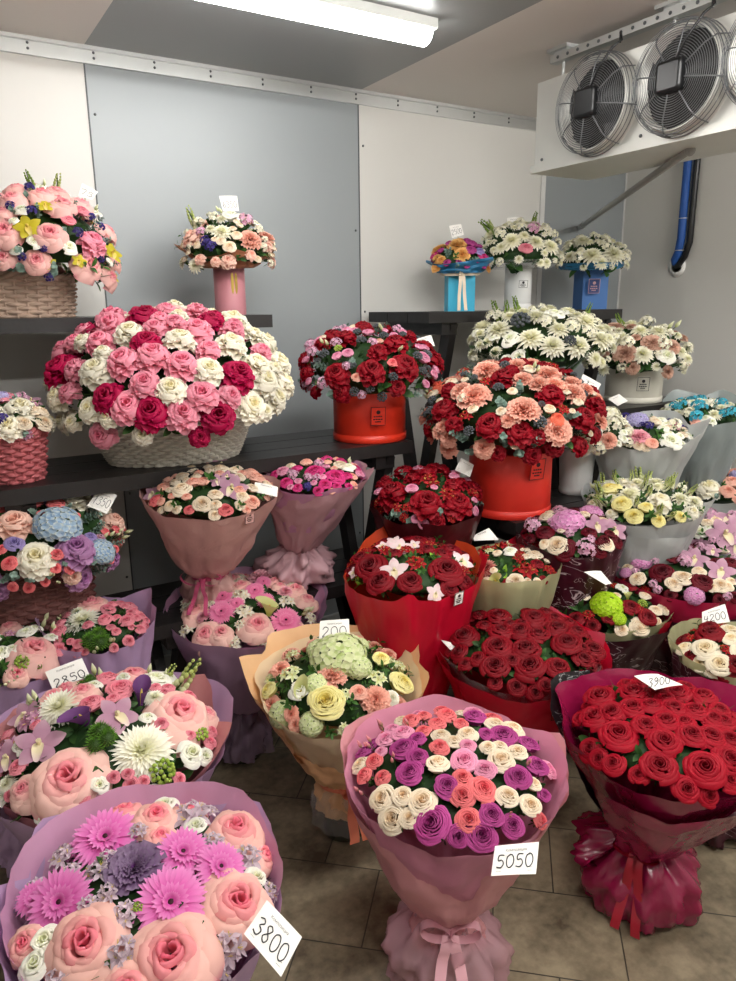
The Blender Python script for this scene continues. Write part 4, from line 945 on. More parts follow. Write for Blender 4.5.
price_tag([(320, 621), (349, 619), (350, 639), (319, 640)], depth(b.C) + .08, '200', 'white price tag reading 200 behind the flowers of the peach bouquet', toff=.4, big=.5, stick=.08)
# ---- E: lilac/pink bouquet
b = Bq('bouquet', 'mauve wrapped bouquet of pink roses, pink gerberas and a lime calla, left of centre', 'bouquet', 247, 613, .58, 74, dome=.4, tilt=4, base=(243, 755), seed=5, group='wrapped bouquets on the floor')
b.spec(160, 560, 4.33, 'RB 205 118 110;RB 145 220 120;RB 195 320 130;RB 265 312 100;RB 420 282 150;CP 445 72 120;RB 590 125 96;RB 640 172 100;GP 270 155 96;GP 265 222 112;GP 410 130 84;GP 545 260 130;AL 350 148 90;AL 365 215 96;AL 548 172 84;AL 110 295 90;KG 475 210 130;RB 520 110 66;BU 640 225 90;BU 610 240 80;RB 310 80 90;LF 320 275 80;LF 405 190 60;CP 500 60 60;CP 330 60 70;RB 125 150 60')
b.fill('RB 4 8;GP 2 7;AL 2 6;CP 1 6', 130); b.foliage()
pr = b.prof(.38, .06, .7)
b.sheet(P_MAUVE, -120, 130, .38, 1.0, pr, rim=((-120, .05), (-60, .02), (-8, .015), (20, .0), (60, .0), (110, .05)), pleat=.02, k=5, seed=19, off=.008, label='mauve outer paper')
b.sheet(P_LILPINK, 0, 360, .5, 1.0, b.prof(.38, .055, .75), rim=((-180, .05), (-130, .045), (-95, .05), (-60, .0), (0, .005), (60, .0), (100, .04), (128, .075), (140, .04)), pleat=.02, k=6, seed=20, off=-.004, label='pinkish lilac inner paper')
b.skirt(P_FILMM, sn=.42, rn=.06, rs=.10, s_end=.06, crum=.025, k=5, name='film_skirt', label='mauve film skirt')
glassvase(b.base, .072, .17, 'dark glass vase under the mauve bouquet of pink gerberas')
# ---- F: dark roses in red
b = Bq('bouquet', 'bright red wrapped bouquet of dark wine red roses in the centre right', 'bouquet', 521, 653, .56, 82, dome=.42, tilt=3, seed=6, group='wrapped bouquets on the floor')
b.spec(430, 560, 3.68, 'TD 145 210 92;TD 125 280 104;TD 215 170 84;TD 250 208 94;TD 300 165 84;TD 380 172 90;TD 430 180 74;TD 385 212 100;TD 262 260 92;TD 330 260 84;TD 398 275 92;TD 248 318 108;TD 352 325 102;TD 240 390 108;TD 368 390 112;TD 470 395 94;TD 505 305 108;TD 470 250 94;TD 600 330 92;TD 565 365 84;TD 540 260 74;LF 420 340 60;LF 185 350 80;LF 310 420 60;TD 160 160 70;TD 200 240 60')
b.fill('TD 6 6.5;LF 1 7', 150); b.foliage()
pr = b.prof(.3, .05, .75)
b.sheet(P_RED, 0, 360, .3, 1.0, pr, rim=((-180, .03), (-120, .03), (-60, .0), (0, -.02), (50, .0), (85, .01), (130, .02)), pleat=.02, k=5, seed=22, off=.012, label='bright red paper')
b.sheet(P_CORAL, 95, 290, .6, 1.0, pr, rim=((95, .0), (112, .04), (133, .01), (165, .05), (178, .03), (200, .06), (215, .04), (262, .06), (290, .0)), pleat=.02, k=5, seed=23, off=.0, label='coral translucent film')
b.sheet(P_FILM, -60, 75, .7, 1.0, b.prof(.3, .05, .8), rim=((-60, .05), (-35, .0), (-30, .03), (-10, -.02), (30, .0), (62, .05), (75, .0)), pleat=.03, seed=24, off=-.015, label='clear film')
b.skirt(P_RED, rs=.13, crum=.03); neckring(b, RB_RED, .31, .05)
b.sticker(STK_R, DARKINK, 557, 713, 14, 14, pr, 'maker_label', solid=True)
price_tag([(441, 640), (452, 643), (472, 667), (463, 664)], depth(b.C) - .05, '', 'curled white price tag at the left edge of the red bouquet of dark roses')
# ---- G: red bouquet with orchids
b = Bq('bouquet', 'red wrapped bouquet with burgundy roses and pale pink orchids, in front of the low bench', 'bouquet', 411, 572, .78, 67, dome=.42, tilt=3, seed=7, group='wrapped bouquets on the floor')
b.spec(340, 440, 4.6, 'TD 140 585 150;TD 180 655 130;TD 95 540 90;TD 490 595 150;TD 470 520 84;OW 250 598 130;OW 560 555 110;OW 275 490 110;AR 350 560 100;AR 310 500 80;LB 55 670 110;RU 430 535 90;RU 370 600 90;RU 310 540 80;RU 60 650 70;TD 400 500 70;AR 205 500 80;OW 340 480 60;LB 440 530 60')
b.fill('TD 4 8;AR 2 6;RU 2 7;OW 1 6', 120); b.foliage()
pr = b.prof(.28, .05, .72)
b.sheet(P_RED, -110, 110, .28, 1.0, pr, rim=((-110, .0), (-60, -.02), (-12, .0), (0, .035), (6, .0), (45, .0), (85, .04), (110, .05)), pleat=.02, k=5, seed=26, off=.01, label='bright red paper')
b.sheet(P_ORANGE, 70, 290, .4, 1.0, pr, rim=((70, .03), (120, .05), (160, .04), (200, .08), (240, .02), (290, .0)), pleat=.02, k=6, seed=27, off=.0, label='orange red inner paper')
b.skirt(P_RED, rs=.14, crum=.03); neckring(b, RB_RED, .29, .05)
b.sticker(CARD, DARKINK, 458, 598, 12, 14, pr)
# ---- H: red chrysanthemum bouquet
b = Bq('bouquet', 'small bouquet of red chrysanthemums, red alstroemeria and cream spray roses behind the dark rose bouquet', 'bouquet', 508, 570, .74, 48, dome=.4, tilt=3, seed=8, group='wrapped bouquets on the floor')
b.spec(460, 500, 4.09, 'CR 105 268 100;AR 180 180 110;AR 100 195 90;TD 240 182 60;AR 270 278 110;LW 205 208 50;SC 305 224 70;SC 228 332 76;SC 112 370 56;KG 145 330 90;TD 205 372 70;LF 235 290 80;AR 80 230 80;LB 170 290 70;AG 120 205 50;LF 180 260 70;AR 80 340 80;BU 195 150 40')
b.fill('AR 3 6;SC 3 4;TD 2 5;LF 2 7', 90); b.foliage()
pr = b.prof(.28, .045, .75)
b.sheet(P_GREEN, 0, 360, .3, 1.0, pr, rim=((-180, .03), (100, .03), (120, .07), (150, .02)), pleat=.03, k=6, seed=29, label='pale green paper')
b.sheet(P_RED, 130, 210, .5, 1.0, pr, rim=((130, .0), (160, .08), (180, .04), (210, .0)), seed=30, off=.008)
b.skirt(P_GREEN, rs=.12, crum=.02); neckring(b, RB_RED, .3, .045)
price_tag([(473, 536), (489, 528), (499, 540), (474, 541)], depth(b.C) + .1, '', 'white price tag standing behind the red chrysanthemum bouquet')
# ---- I: neon hydrangea bouquet
b = Bq('bouquet', 'wine red printed wrap bouquet with a neon green hydrangea and cream roses', 'bouquet', 602, 601, .58, 68, dome=.36, tilt=3, seed=9, group='wrapped bouquets on the floor')
b.spec(520, 560, 4.6, 'HN 400 205 150;SC 175 128 90;SC 245 142 56;AR 250 92 130;AR 350 132 84;TD 510 215 84;TD 590 262 84;TD 410 265 66;SC 555 325 96;SC 465 340 66;LF 300 150 90;LF 420 330 100;LW 470 128 50;LF 505 275 84;BU 85 110 90;LB 230 180 90;TD 130 160 50;BG 565 200 50;KG 495 165 70;SC 530 345 50;HN 455 270 70;AR 540 215 70')
b.fill('AR 3 6;SC 3 5;TD 2 6;LF 2 7', 110); b.foliage()
pr = b.prof(.28, .05, .7)
b.sheet(P_GREEN, 0, 360, .5, 1.0, pr, rim=((-180, .05), (-100, .03), (-60, .0), (0, -.01), (60, .01), (95, .04), (140, .06)), pleat=.02, k=5, seed=32, off=-.003, label='pale green inner paper')
b.sheet(P_WINE, -80, 110, .28, .93, pr, rim=((-80, .0), (0, .0), (60, .01), (110, .0)), pleat=.05, k=7, seed=33, off=.008, label='dark wine paper with white scribble print')
b.sheet(P_RED, 55, 300, .45, 1.0, pr, rim=((55, .0), (90, .0), (180, .05), (240, .04), (300, -.02)), pleat=.03, seed=34, off=.01, label='red outer paper')
b.skirt(P_WINE, rs=.14, crum=.03); neckring(b, RB_RED, .29, .05)
# ---- J: pink orchid / wine roses
b = Bq('bouquet', 'wide raspberry wrapped bouquet with pink hydrangea, mauve orchids and wine roses at right', 'bouquet', 685, 572, .66, 74, dome=.34, tilt=3, seed=10, group='wrapped bouquets on the floor')
b.spec(600, 530, 5.41, 'HP 225 165 120;HP 300 122 110;TV 150 150 84;TV 335 228 124;TV 390 142 100;TV 555 282 124;TV 640 172 80;SC 450 258 116;SC 400 290 96;SC 150 205 76;SC 205 262 90;SC 535 222 80;OR 330 85 130;OR 510 150 150;OR 655 215 160;SC 650 300 100;SC 610 310 70;HP 140 230 70;WP 460 170 90;WP 210 110 70;SC 690 305 70;TV 710 175 80;OR 610 110 90;LF 260 225 60;LF 715 265 60;OR 410 90 80')
b.fill('HP 1 10;TV 3 6;SC 3 5;OR 2 8;WP 2 5', 130); b.foliage()
pr = b.prof(.28, .05, .7)
PR_ = paper_mat('paper_raspberry', 'b81c48', .35, .25, wr=.3, scale=6)
b.sheet(PR_, 0, 360, .5, 1.0, pr, rim=((-180, .04), (-100, .03), (-50, .01), (0, .0), (60, .0), (140, .05)), pleat=.02, k=6, seed=36, label='raspberry inner paper')
b.sheet(P_WINE, -60, 110, .28, .86, pr, rim=((-60, .0), (0, .0), (30, .02), (36, .03), (110, .02)), pleat=.05, k=7, seed=37, off=.01, label='dark wine paper with white scribble print')
b.skirt(P_WINE, rs=.14, crum=.03); neckring(b, RB_RED, .29, .05)
# ---- K
b = Bq('bouquet', 'bouquet of pink carnation balls, dark wine roses and mauve alstroemeria behind the red chrysanthemums', 'bouquet', 571, 535, .82, 52, dome=.4, tilt=3, seed=11, group='wrapped bouquets on the floor')
b.spec(460, 500, 4.09, 'HP 440 88 140;TV 345 132 76;TV 420 218 90;TV 568 228 84;TV 530 132 60;TV 465 38 60;TV 650 170 66;SC 355 66 66;SC 395 188 90;SC 600 182 70;WP 520 200 90;OR 560 100 100;OR 630 120 110;WP 300 105 80;SC 510 58 50;WP 400 35 60;SC 345 178 50;LF 475 205 80;TV 590 165 50;WP 275 80 60')
b.fill('HP 1 10;TV 3 6;SC 3 5;WP 3 5', 90); b.foliage()
pr = b.prof(.28, .045, .75)
b.sheet(P_WINE, 0, 360, .28, 1.0, pr, rim=((-180, .04), (-100, .03), (-50, .0), (0, -.02), (60, -.01), (140, .04)), pleat=.04, k=7, seed=39, label='dark wine paper with white scribble print')
b.skirt(P_WINE, rs=.12, crum=.03); neckring(b, RB_RED, .29, .05)
price_tag([(584, 572), (601, 571), (612, 584), (606, 585)], depth(b.C) - .2, '', 'white price tag lying behind the neon green hydrangea', nrm=(0, -.3, 1))
# ---- L right edge
b = Bq('bouquet', 'dark wrapped bouquet of cream and burgundy roses cut by the right edge, tag 4200', 'bouquet', 728, 653, .60, 50, dome=.42, tilt=3, seed=12, group='wrapped bouquets on the floor')
b.spec(600, 530, 5.41, 'TD 598 560 150;TW 570 645 142;TW 645 725 124;TW 530 725 100;TW 705 545 110;TD 660 825 160;AR 680 640 80;RU 715 640 90;TW 600 770 90;TD 735 720 110;TW 780 660 130;TD 800 780 130;TW 840 560 130;TD 780 560 100')
b.fill('TW 3 7;TD 3 7;AR 1 5;RU 1 7', 110); b.foliage()
pr = b.prof(.28, .05, .7)
b.sheet(P_GREEN, 0, 360, .5, 1.0, pr, rim=((-180, .03), (-100, .04), (-40, .02), (0, .0), (90, .03)), pleat=.05, k=9, seed=41, off=-.002, label='pale green inner paper')
b.sheet(P_WINE, -100, 110, .28, .97, pr, rim=((-100, .03), (-60, .02), (0, -.01), (110, .0)), pleat=.05, k=7, seed=42, off=.008, label='dark wine paper with white scribble print')
b.skirt(P_WINE, rs=.14, crum=.03); neckring(b, RB_RED, .29, .05)
price_tag([(702, 612), (725, 604), (730, 622), (702, 626)], depth(b.C) + .13, '4200', 'white price tag reading 4200 at the right edge above the cream and burgundy roses', stick=.08)
# ---- M white bouquet
b = Bq('bouquet', 'white wrapped bouquet of cream roses and white chrysanthemums with green snapdragons', 'bouquet', 643, 506, .88, 58, dome=.42, tilt=3, zb=.35, seed=13, group='white wrapped bouquets by the right wall')
b.spec(570, 380, 4.434, 'CD 262 500 130;GY 182 482 96;RW 400 530 110;GY 230 552 90;CD 382 450 100;CD 490 520 100;SW 310 390 130;SW 140 510 130;SW 355 430 90;SW 480 440 90;RU 180 540 120;RU 215 440 90;RU 310 520 70;LW 120 430 70;RU 470 560 90;CD 300 450 80;WX 500 480 60;SW 120 450 90;BU 100 480 60;LW 210 430 60')
b.fill('CD 3 8;GY 2 7;RW 2 7;SW 2 9;RU 2 8', 110); b.foliage()
pr = b.prof(.2, .05, .7)
b.sheet(P_WHITE, 0, 360, .2, 1.0, pr, rim=((-180, .03), (-110, .04), (-80, .0), (-30, -.01), (20, -.01), (70, .01), (92, .05), (110, .0)), pleat=.04, k=7, seed=44, label='frosted white paper')
b.sheet(P_WHITE, -70, 60, .2, .9, pr, pleat=.05, k=8, seed=45, off=.01)
b.skirt(P_WHITE, sn=.2, rn=.05, rs=.1)
BM = b
# ---- N
b = Bq('bouquet', 'frosted white bouquet with lilac hydrangea and a cream rose at the right edge', 'bouquet', 716, 489, .80, 48, dome=.4, tilt=3, zb=.35, seed=14, group='white wrapped bouquets by the right wall')
b.spec(570, 380, 4.434, 'RW 615 470 110;HL 622 420 116;SH 545 425 66;SH 700 492 70;SH 722 450 80;VI 462 428 50;WX 560 380 60;EU 600 370 60;RU 560 475 60;SH 780 420 80;HL 790 480 90;RW 850 440 100;WX 680 380 70;EU 650 390 60;RU 680 465 50')
b.fill('RW 2 8;HL 1 9;SH 3 6;EU 2 7', 100); b.foliage()
pr = b.prof(.2, .05, .7)
b.sheet(P_WHITE, 0, 360, .2, 1.0, pr, rim=((-180, .03), (-140, .08), (-110, .03), (-90, .07), (-60, .0), (0, -.01), (90, .03), (140, .06)), pleat=.05, k=7, seed=46, label='frosted white paper')
b.skirt(P_WHITE, sn=.2, rn=.05, rs=.1)
# ---- O
b = Bq('bouquet', 'grey paper bouquet of lilac orchids and cream lisianthus at the right edge', 'bouquet', 718, 537, .74, 46, dome=.4, tilt=3, seed=15, group='white wrapped bouquets by the right wall')
b.spec(570, 380, 4.434, 'OR 690 680 160;OR 705 610 110;SC 610 632 66;LW 580 672 60;OR 560 600 80;RU 640 670 80;OR 760 650 140;SC 650 620 50;RU 590 690 80;WP 620 590 80;OR 750 740 130;LW 545 650 50;RU 650 570 50;WP 740 590 80')
b.fill('OR 4 8;SC 2 5;LW 2 5;RU 2 7;WP 2 5', 90); b.foliage()
pr = b.prof(.28, .05, .7); P_GREYP = paper_mat('paper_grey', '8c8c8e', .4, .25, wr=.4, scale=7, alpha=.93)
b.sheet(P_GREYP, 0, 360, .28, 1.0, pr, rim=((-180, .03), (-100, .04), (-50, .0), (0, -.01), (90, .03)), pleat=.05, k=7, seed=48, label='grey paper')
b.skirt(P_GREYP, rs=.12); 
price_tag([(672, 519), (682, 518), (693, 527), (684, 530)], depth(b.C) - .03, '', 'small white price tag at the left rim of the grey paper bouquet')
# ---- P
b = Bq('bouquet', 'frosted white bouquet with violet blossoms, pale pink carnations and white flowers by the right wall', 'bouquet', 641, 437, 1.09, 50, dome=.38, tilt=3, zb=.62, seed=16, group='white wrapped bouquets by the right wall')
b.spec(570, 380, 4.434, 'HL 300 178 100;CP 305 242 90;SH 365 278 60;SC 380 185 66;LW 450 270 80;VI 238 152 56;VI 350 205 50;LW 182 215 90;SC 230 138 56;LW 300 118 60;RU 395 238 90;SC 340 300 50;SC 305 290 50;WX 460 200 80;WX 210 260 60;RU 440 200 70;EU 370 150 60;LW 415 215 50')
b.fill('SC 3 5;LW 3 5;CP 1 7;RU 2 7;VI 1 4', 90); b.foliage()
pr = b.prof(.2, .05, .7)
b.sheet(P_WHITE, 0, 360, .2, 1.0, pr, rim=((-180, .06), (-150, .03), (-100, .05), (-60, .01), (-10, -.01), (50, .01), (80, .05), (100, .08), (125, .03), (150, .07)), pleat=.05, k=7, seed=50, flare=.6, label='frosted white paper')
b.skirt(P_WHITE, sn=.2, rn=.05, rs=.1)
price_tag([(608, 399), (619, 394), (628, 401), (618, 406)], depth(b.C) + .1, '', 'small white price tag behind the violet and pink flowers')
# ---- Q
b = Bq('bouquet', 'frosted blue grey bouquet with turquoise dyed blossoms, farthest in the right corner', 'bouquet', 703, 416, 1.13, 44, dome=.36, tilt=3, zb=.62, seed=17, group='white wrapped bouquets by the right wall')
b.spec(570, 380, 4.434, 'WT 462 115 50;WT 575 118 80;WT 560 160 70;WT 680 148 50;CD 535 130 60;LW 540 100 50;CD 640 148 70;WX 520 150 60;EU 500 100 60;RU 600 155 60;SH 555 180 50;WX 610 110 60;EU 640 110 50;LW 600 170 40')
b.fill('WT 2 6;CD 3 6;LW 2 5;RU 2 7', 90); b.foliage()
P_BG = paper_mat('paper_blue_grey', 'a9b4b4', .35, .35, wr=.4, scale=7, alpha=.88); pr = b.prof(.2, .05, .75)
b.sheet(P_BG, 0, 360, .2, 1.0, pr, rim=((-180, .05), (-150, .08), (-120, .03), (-60, .0), (-10, -.01), (40, .01), (95, .10), (130, .05), (165, .08)), pleat=.05, k=7, seed=52, flare=.6, label='frosted blue grey paper')
b.skirt(P_BG, sn=.2, rn=.05, rs=.1)
stand(2.05, 2.42, 1.55, 1.85, .35, 'low black wooden plinth under the white bouquet of cream roses', legs=(2.1, 2.36))
# ---- X low red bouquet
b = Bq('bouquet', 'round bouquet of crimson roses with red alstroemeria and eucalyptus, under the red hatboxes', 'bouquet', 427, 498, .95, 57, dome=.5, zb=ZL, tilt=4, low=-.35, seed=18, group='bouquets on the low bench')
b.spec(340, 440, 4.6, 'RR 240 232 150;RR 400 282 160;RR 455 88 130;RR 270 112 120;RR 130 175 90;RR 550 285 150;RR 625 215 110;RR 460 135 110;RR 520 200 90;AR 415 185 100;AR 500 245 90;SL 330 222 64;SL 355 108 64;SL 550 130 54;SL 525 165 50;SL 600 178 40;EU 260 335 110;EU 240 148 120;EU 460 328 80;EU 640 295 80;EU 240 395 90;RR 330 170 80;EU 150 240 80;RR 200 170 80;EU 320 370 80;RR 350 70 70;EU 545 350 70;AR 350 75 60')
b.fill('RR 4 8;AR 2 5;EU 2 8;SL 1 4', 120); b.foliage()
P_WINEP = paper_mat('paper_wine_plain', '4c1018', .4, .2, wr=.3, scale=7)
b.sheet(P_WINEP, 0, 360, .1, .9, b.prof(.05, .07, .6), rim=((-180, .0), (-60, .02), (-30, -.01), (0, .01), (40, -.01), (80, .02)), pleat=.06, k=7, seed=54, label='dark wine paper')
b.skirt(P_WINEP, sn=.14, rn=.07, rs=.1)
price_tag([(461, 458), (474, 465), (470, 477), (455, 470)], depth(b.C) - .02, '', 'white price tag among the roses under the right red hatbox')
# ---- Y1 Y2
b = Bq('bouquet', 'dusty pink wrapped bouquet of peach spray roses with mauve orchids on the low bench', 'bouquet', 211, 497, -2.16, 65, dome=.45, tilt=5, base=(Vector((.62, 2.34, ZL))), zb=ZL, seed=19, group='bouquets on the low bench')
b.base.x = b.C.x + .03; b.base.y = 2.34; b.root.location = b.base; b.L = b.C - b.base
b.spec(140, 440, 2.944, 'SC 122 145 62;SC 183 188 56;SC 220 220 38;SC 222 160 46;SC 235 85 54;SC 150 85 44;SC 285 80 38;SC 222 190 36;SH 158 122 48;SK 46 178 50;SK 252 205 46;SH 330 182 52;SH 342 110 60;SC 300 165 44;SH 340 88 50;SH 185 120 44;SK 145 205 34;SH 90 100 44;OR 45 120 80;OR 270 138 90;OR 245 52 70;BU 168 60 36;BU 80 80 36;RU 210 115 80;RU 70 160 60;RU 290 192 60;SC 290 110 40;SC 125 105 40;SH 195 70 40;SC 330 140 40;RU 110 190 60;OR 215 60 40;SH 295 145 40')
b.fill('SC 4 4.5;SH 4 4.5;OR 1 7;RU 2 7', 120); b.foliage()
pr = b.prof(.3, .05, .6)
b.sheet(P_DUSTY, 0, 360, .3, 1.0, pr, rim=((-180, .01), (-100, .04), (-40, .0), (0, -.01), (40, .0), (90, .04)), pleat=.035, k=6, seed=56, crum=.01, label='dusty pink kraft paper')
b.skirt(P_DUSTY, sn=.32, rn=.05, rs=.09, crum=.015, k=9); b.bow(RB_ROSE, sn=.31, rn=.052, size=.07, tail=.09, ang=-20, w=.014)
b.sticker(mat('label_rose', 'd2a49e', .5), DARKINK, 249, 517, 11, 13, pr)
price_tag([(255, 482), (278, 487), (277, 497), (254, 492)], depth(b.C) - .05, '', 'white price tag at the right rim of the peach and cream spray rose bouquet')
b = Bq('bouquet', 'dusty pink wrapped bouquet of fuchsia roses with a gathered round paper base', 'bouquet', 313, 478, -2.18, 54, dome=.34, tilt=5, base=Vector((1.1, 2.34, ZL)), zb=ZL, seed=20, group='bouquets on the low bench')
b.base.x = b.C.x; b.base.y = 2.36; b.root.location = b.base; b.L = b.C - b.base
b.spec(140, 440, 2.944, 'SF 515 92 60;SF 575 108 62;SF 430 125 40;SF 465 140 34;SF 525 150 34;SF 548 52 40;SH 518 50 46;SH 490 64 38;RW 465 44 60;SC 590 72 44;LW 615 80 40;SH 625 106 34;SF 385 67 40;SL 420 92 40;WP 450 102 40;VI 492 138 34;VI 440 60 26;BU 610 70 40;SF 545 130 40;WP 495 110 34;SF 400 100 34;SC 445 75 30;LF 545 120 40;SF 610 105 34;LF 600 50 50')
b.fill('SF 5 4.5;SH 2 4;SL 2 4;WP 1 4', 110); b.foliage()
pr = b.prof(.34, .05, .75); P_DUST2 = paper_mat('paper_dusty_mauve', 'cfa4ac', .45, .2, wr=.4, scale=8)
b.sheet(P_DUST2, 0, 360, .34, 1.0, pr, rim=((-180, .03), (-110, .04), (-40, .0), (0, -.01), (50, .0), (88, .04), (95, .02)), pleat=.03, k=6, seed=58, label='dusty mauve outer paper')
b.sheet(P_LILPINK, 0, 360, .6, 1.0, b.prof(.34, .05, .8), rim=((-180, .04), (-130, .05), (-60, .01), (0, -.0), (20, .02), (60, .0), (150, .04)), pleat=.02, k=5, seed=59, off=-.008, label='lilac inner paper')
b.skirt(P_DUST2, sn=.36, rn=.05, rs=.135, s_end=.05, crum=.035, k=10, pleat=.1)
# ---- EE1, EE0, FF on the left
b = Bq('bouquet', 'lilac wrapped bouquet with a white chrysanthemum and small pink spray roses, middle left', 'bouquet', 100, 630, .68, 50, dome=.42, tilt=4, seed=21, group='wrapped bouquets on the floor')
b.spec(0, 570, 4.907, 'RB 430 140 200;CH 400 235 190;SP 530 190 76;SP 515 240 76;SP 430 268 56;SP 285 300 80;GT 490 335 170;SP 640 175 80;SP 620 248 76;SP 690 225 50;SP 600 160 60;BU 480 405 90;BU 540 345 90;SP 380 360 56;SP 345 350 40;SP 545 280 50;BU 300 240 60;RU 600 210 60;SP 660 200 50;SP 550 200 40;SP 570 300 50;RU 340 330 60;SP 375 415 70')
b.fill('SP 5 4;RB 2 8;CH 1 8;RU 1 7', 110); b.foliage()
pr = b.prof(.28, .05, .72)
b.sheet(P_LILAC, 0, 360, .28, 1.0, pr, rim=((-180, .03), (-90, .06), (-60, .02), (0, .0), (45, .0), (90, .04), (120, .07), (150, .03)), pleat=.03, k=6, seed=61, label='lilac paper')
b.sheet(P_PINKIN, 60, 100, .7, 1.0, pr, rim=((60, -.01), (85, .02), (100, .0)), seed=62, off=-.02, label='pink inner paper')
b.skirt(P_LILAC, rs=.13); neckring(b, RB_ROSE, .29, .05)
b = Bq('bouquet', 'bouquet with a pink rose, white lisianthus and green buds at the left edge, middle height', 'bouquet', 14, 655, .66, 58, dome=.42, tilt=4, seed=22, group='wrapped bouquets on the floor')
b.spec(0, 570, 4.907, 'RC 170 385 210;SP 290 388 80;LW 90 198 90;LW 150 170 66;AP 210 175 90;AP 125 250 80;BG 115 450 90;SW 110 455 110;SW 190 480 90;BU 40 150 90;BU 85 130 70;BU 20 590 80;BU 45 580 80;BU 90 605 80;LF 60 260 100;OR 10 260 110;LF 145 240 80;RB 85 510 120;RU 30 350 110;RU 20 470 110;LW 10 400 70;AP 40 310 70;SP 200 245 50;BU 230 200 60;BU 70 500 60;BU 250 30 70;BU 290 45 70;BU 325 80 70')
b.fill('RC 2 9;LW 3 5;RU 3 8;BU 2 7;AP 2 5', 130); b.foliage(ll=.035)
pr = b.prof(.28, .05, .72)
b.sheet(P_LILAC, 0, 360, .28, 1.0, pr, rim=((-180, .02), (-60, .0), (0, -.01), (60, -.01), (150, .02)), pleat=.03, k=6, seed=63, label='lilac paper')
b.skirt(P_LILAC, rs=.13)
b = Bq('bouquet', 'big lilac wrapped bouquet with pink roses, white spider chrysanthemums and dark purple callas at left', 'bouquet', 108, 748, .57, 112, dome=.5, tilt=4, seed=23, group='wrapped bouquets on the floor')
b.spec(0, 640, 3.2, 'RB 215 440 225;RB 580 228 190;RB 440 82 125;CH 455 345 210;CH 185 205 160;SP 290 202 84;SP 385 155 92;SP 345 122 76;GT 310 312 130;GT 275 138 90;KA 265 250 125;KA 452 175 110;OR 375 238 130;OR 125 330 150;OR 80 240 110;OR 20 375 110;LW 500 128 90;LW 550 88 90;LW 612 362 76;SW 630 100 170;BU 300 45 80;BG 520 420 90;BG 640 298 60;LF 90 590 190;LF 60 500 140;LF 330 475 150;BU 20 165 80;BU 50 175 80;OR 330 540 90;AP 95 250 90;RU 125 210 80;BU 500 60 70;SW 600 50 100;AP 20 340 100;LF 200 250 90;SP 310 105 40;LF 30 440 120;LF 430 200 60;LF 560 400 90;BU 600 40 60;AP 280 560 80;RB 470 100 70')
b.fill('RB 3 9;CH 1 8;SP 4 4.5;LW 2 5;LF 3 10', 170); b.foliage(ll=.04)
pr = b.prof(.3, .05, .72); P_SALM = paper_mat('paper_salmon', 'cf8c8c', .45, .25, wr=.25, scale=5)
b.sheet(P_LILAC, 0, 360, .3, 1.0, pr, rim=((-180, .03), (-130, .04), (-60, .0), (-20, .0), (30, .0), (70, .02), (92, .06), (130, .04)), pleat=.03, k=6, seed=65, off=.01, label='lilac outer paper')
b.sheet(P_SALM, 0, 360, .6, 1.0, b.prof(.3, .05, .8), rim=((-180, .01), (-130, .04), (-60, .0), (0, -.02), (50, .0), (75, .05), (90, .01), (120, .06), (150, .01)), pleat=.03, k=7, seed=66, off=-.006, label='salmon pink inner paper')
b.skirt(P_LILAC, rs=.16); neckring(b, RB_ROSE, .31, .05)
price_tag([(45, 672), (82, 658), (90, 676), (53, 690)], depth(b.C) + .2, '2850', 'white price tag behind the white chrysanthemum of the big lilac bouquet', toff=.25, big=.4)
# ---- baskets and boxes on the stands ------------------------------------------------------------------
# Z: big white basket
b = Bq('flower_basket', 'large white wicker basket with handle, full of pink, crimson and white roses', 'flower basket', 172, 383, -2.36, 128, dome=.6, tilt=10, zb=ZM, low=-.3, rf=.92, seed=24, base=None)
b.base = Vector((b.C.x + .0, 2.38, ZM)); b.root.location = b.base; b.L = b.C - b.base
b.spec(30, 290, 2.629, 'RK 195 45 95;RK 105 82 66;RK 208 85 84;RK 180 130 80;RK 322 165 98;RK 240 180 96;RK 255 300 96;RK 400 187 92;RK 452 270 90;RK 400 320 94;RK 300 240 84;RK 470 150 64;RK 530 275 66;RK 440 50 70;RK 440 97 84;RK 380 82 66;RK 612 155 56;RK 535 100 66;RK 80 148 84;RK 325 95 66;RM 300 62 98;RM 145 100 66;RM 75 202 112;RM 305 130 84;RM 315 315 104;RM 495 325 98;RM 550 215 94;RM 200 277 94;RW 170 205 98;RW 70 275 80;RW 260 105 84;RW 395 122 88;RW 370 255 84;RW 470 205 84;RW 540 67 90;RW 530 135 88;RW 585 300 90;RW 620 232 90;RW 650 280 84;RW 600 190 84;RW 685 180 84;RW 655 115 84;RW 700 240 76;RK 115 130 60;RW 590 112 64;LF 125 270 110;LF 120 320 90;LF 265 360 60;LF 375 370 60;RW 20 235 60')
b.fill('RK 4 9;RW 4 9;RM 2 9', 200, tight=.66); b.foliage(ll=.04)
basket(b, W_WHT, .265, .17, .17, 1.35, rot=-.1, k=64, handle=.31, mh=mat('wicker_handle', 'd8a8a0', .55))
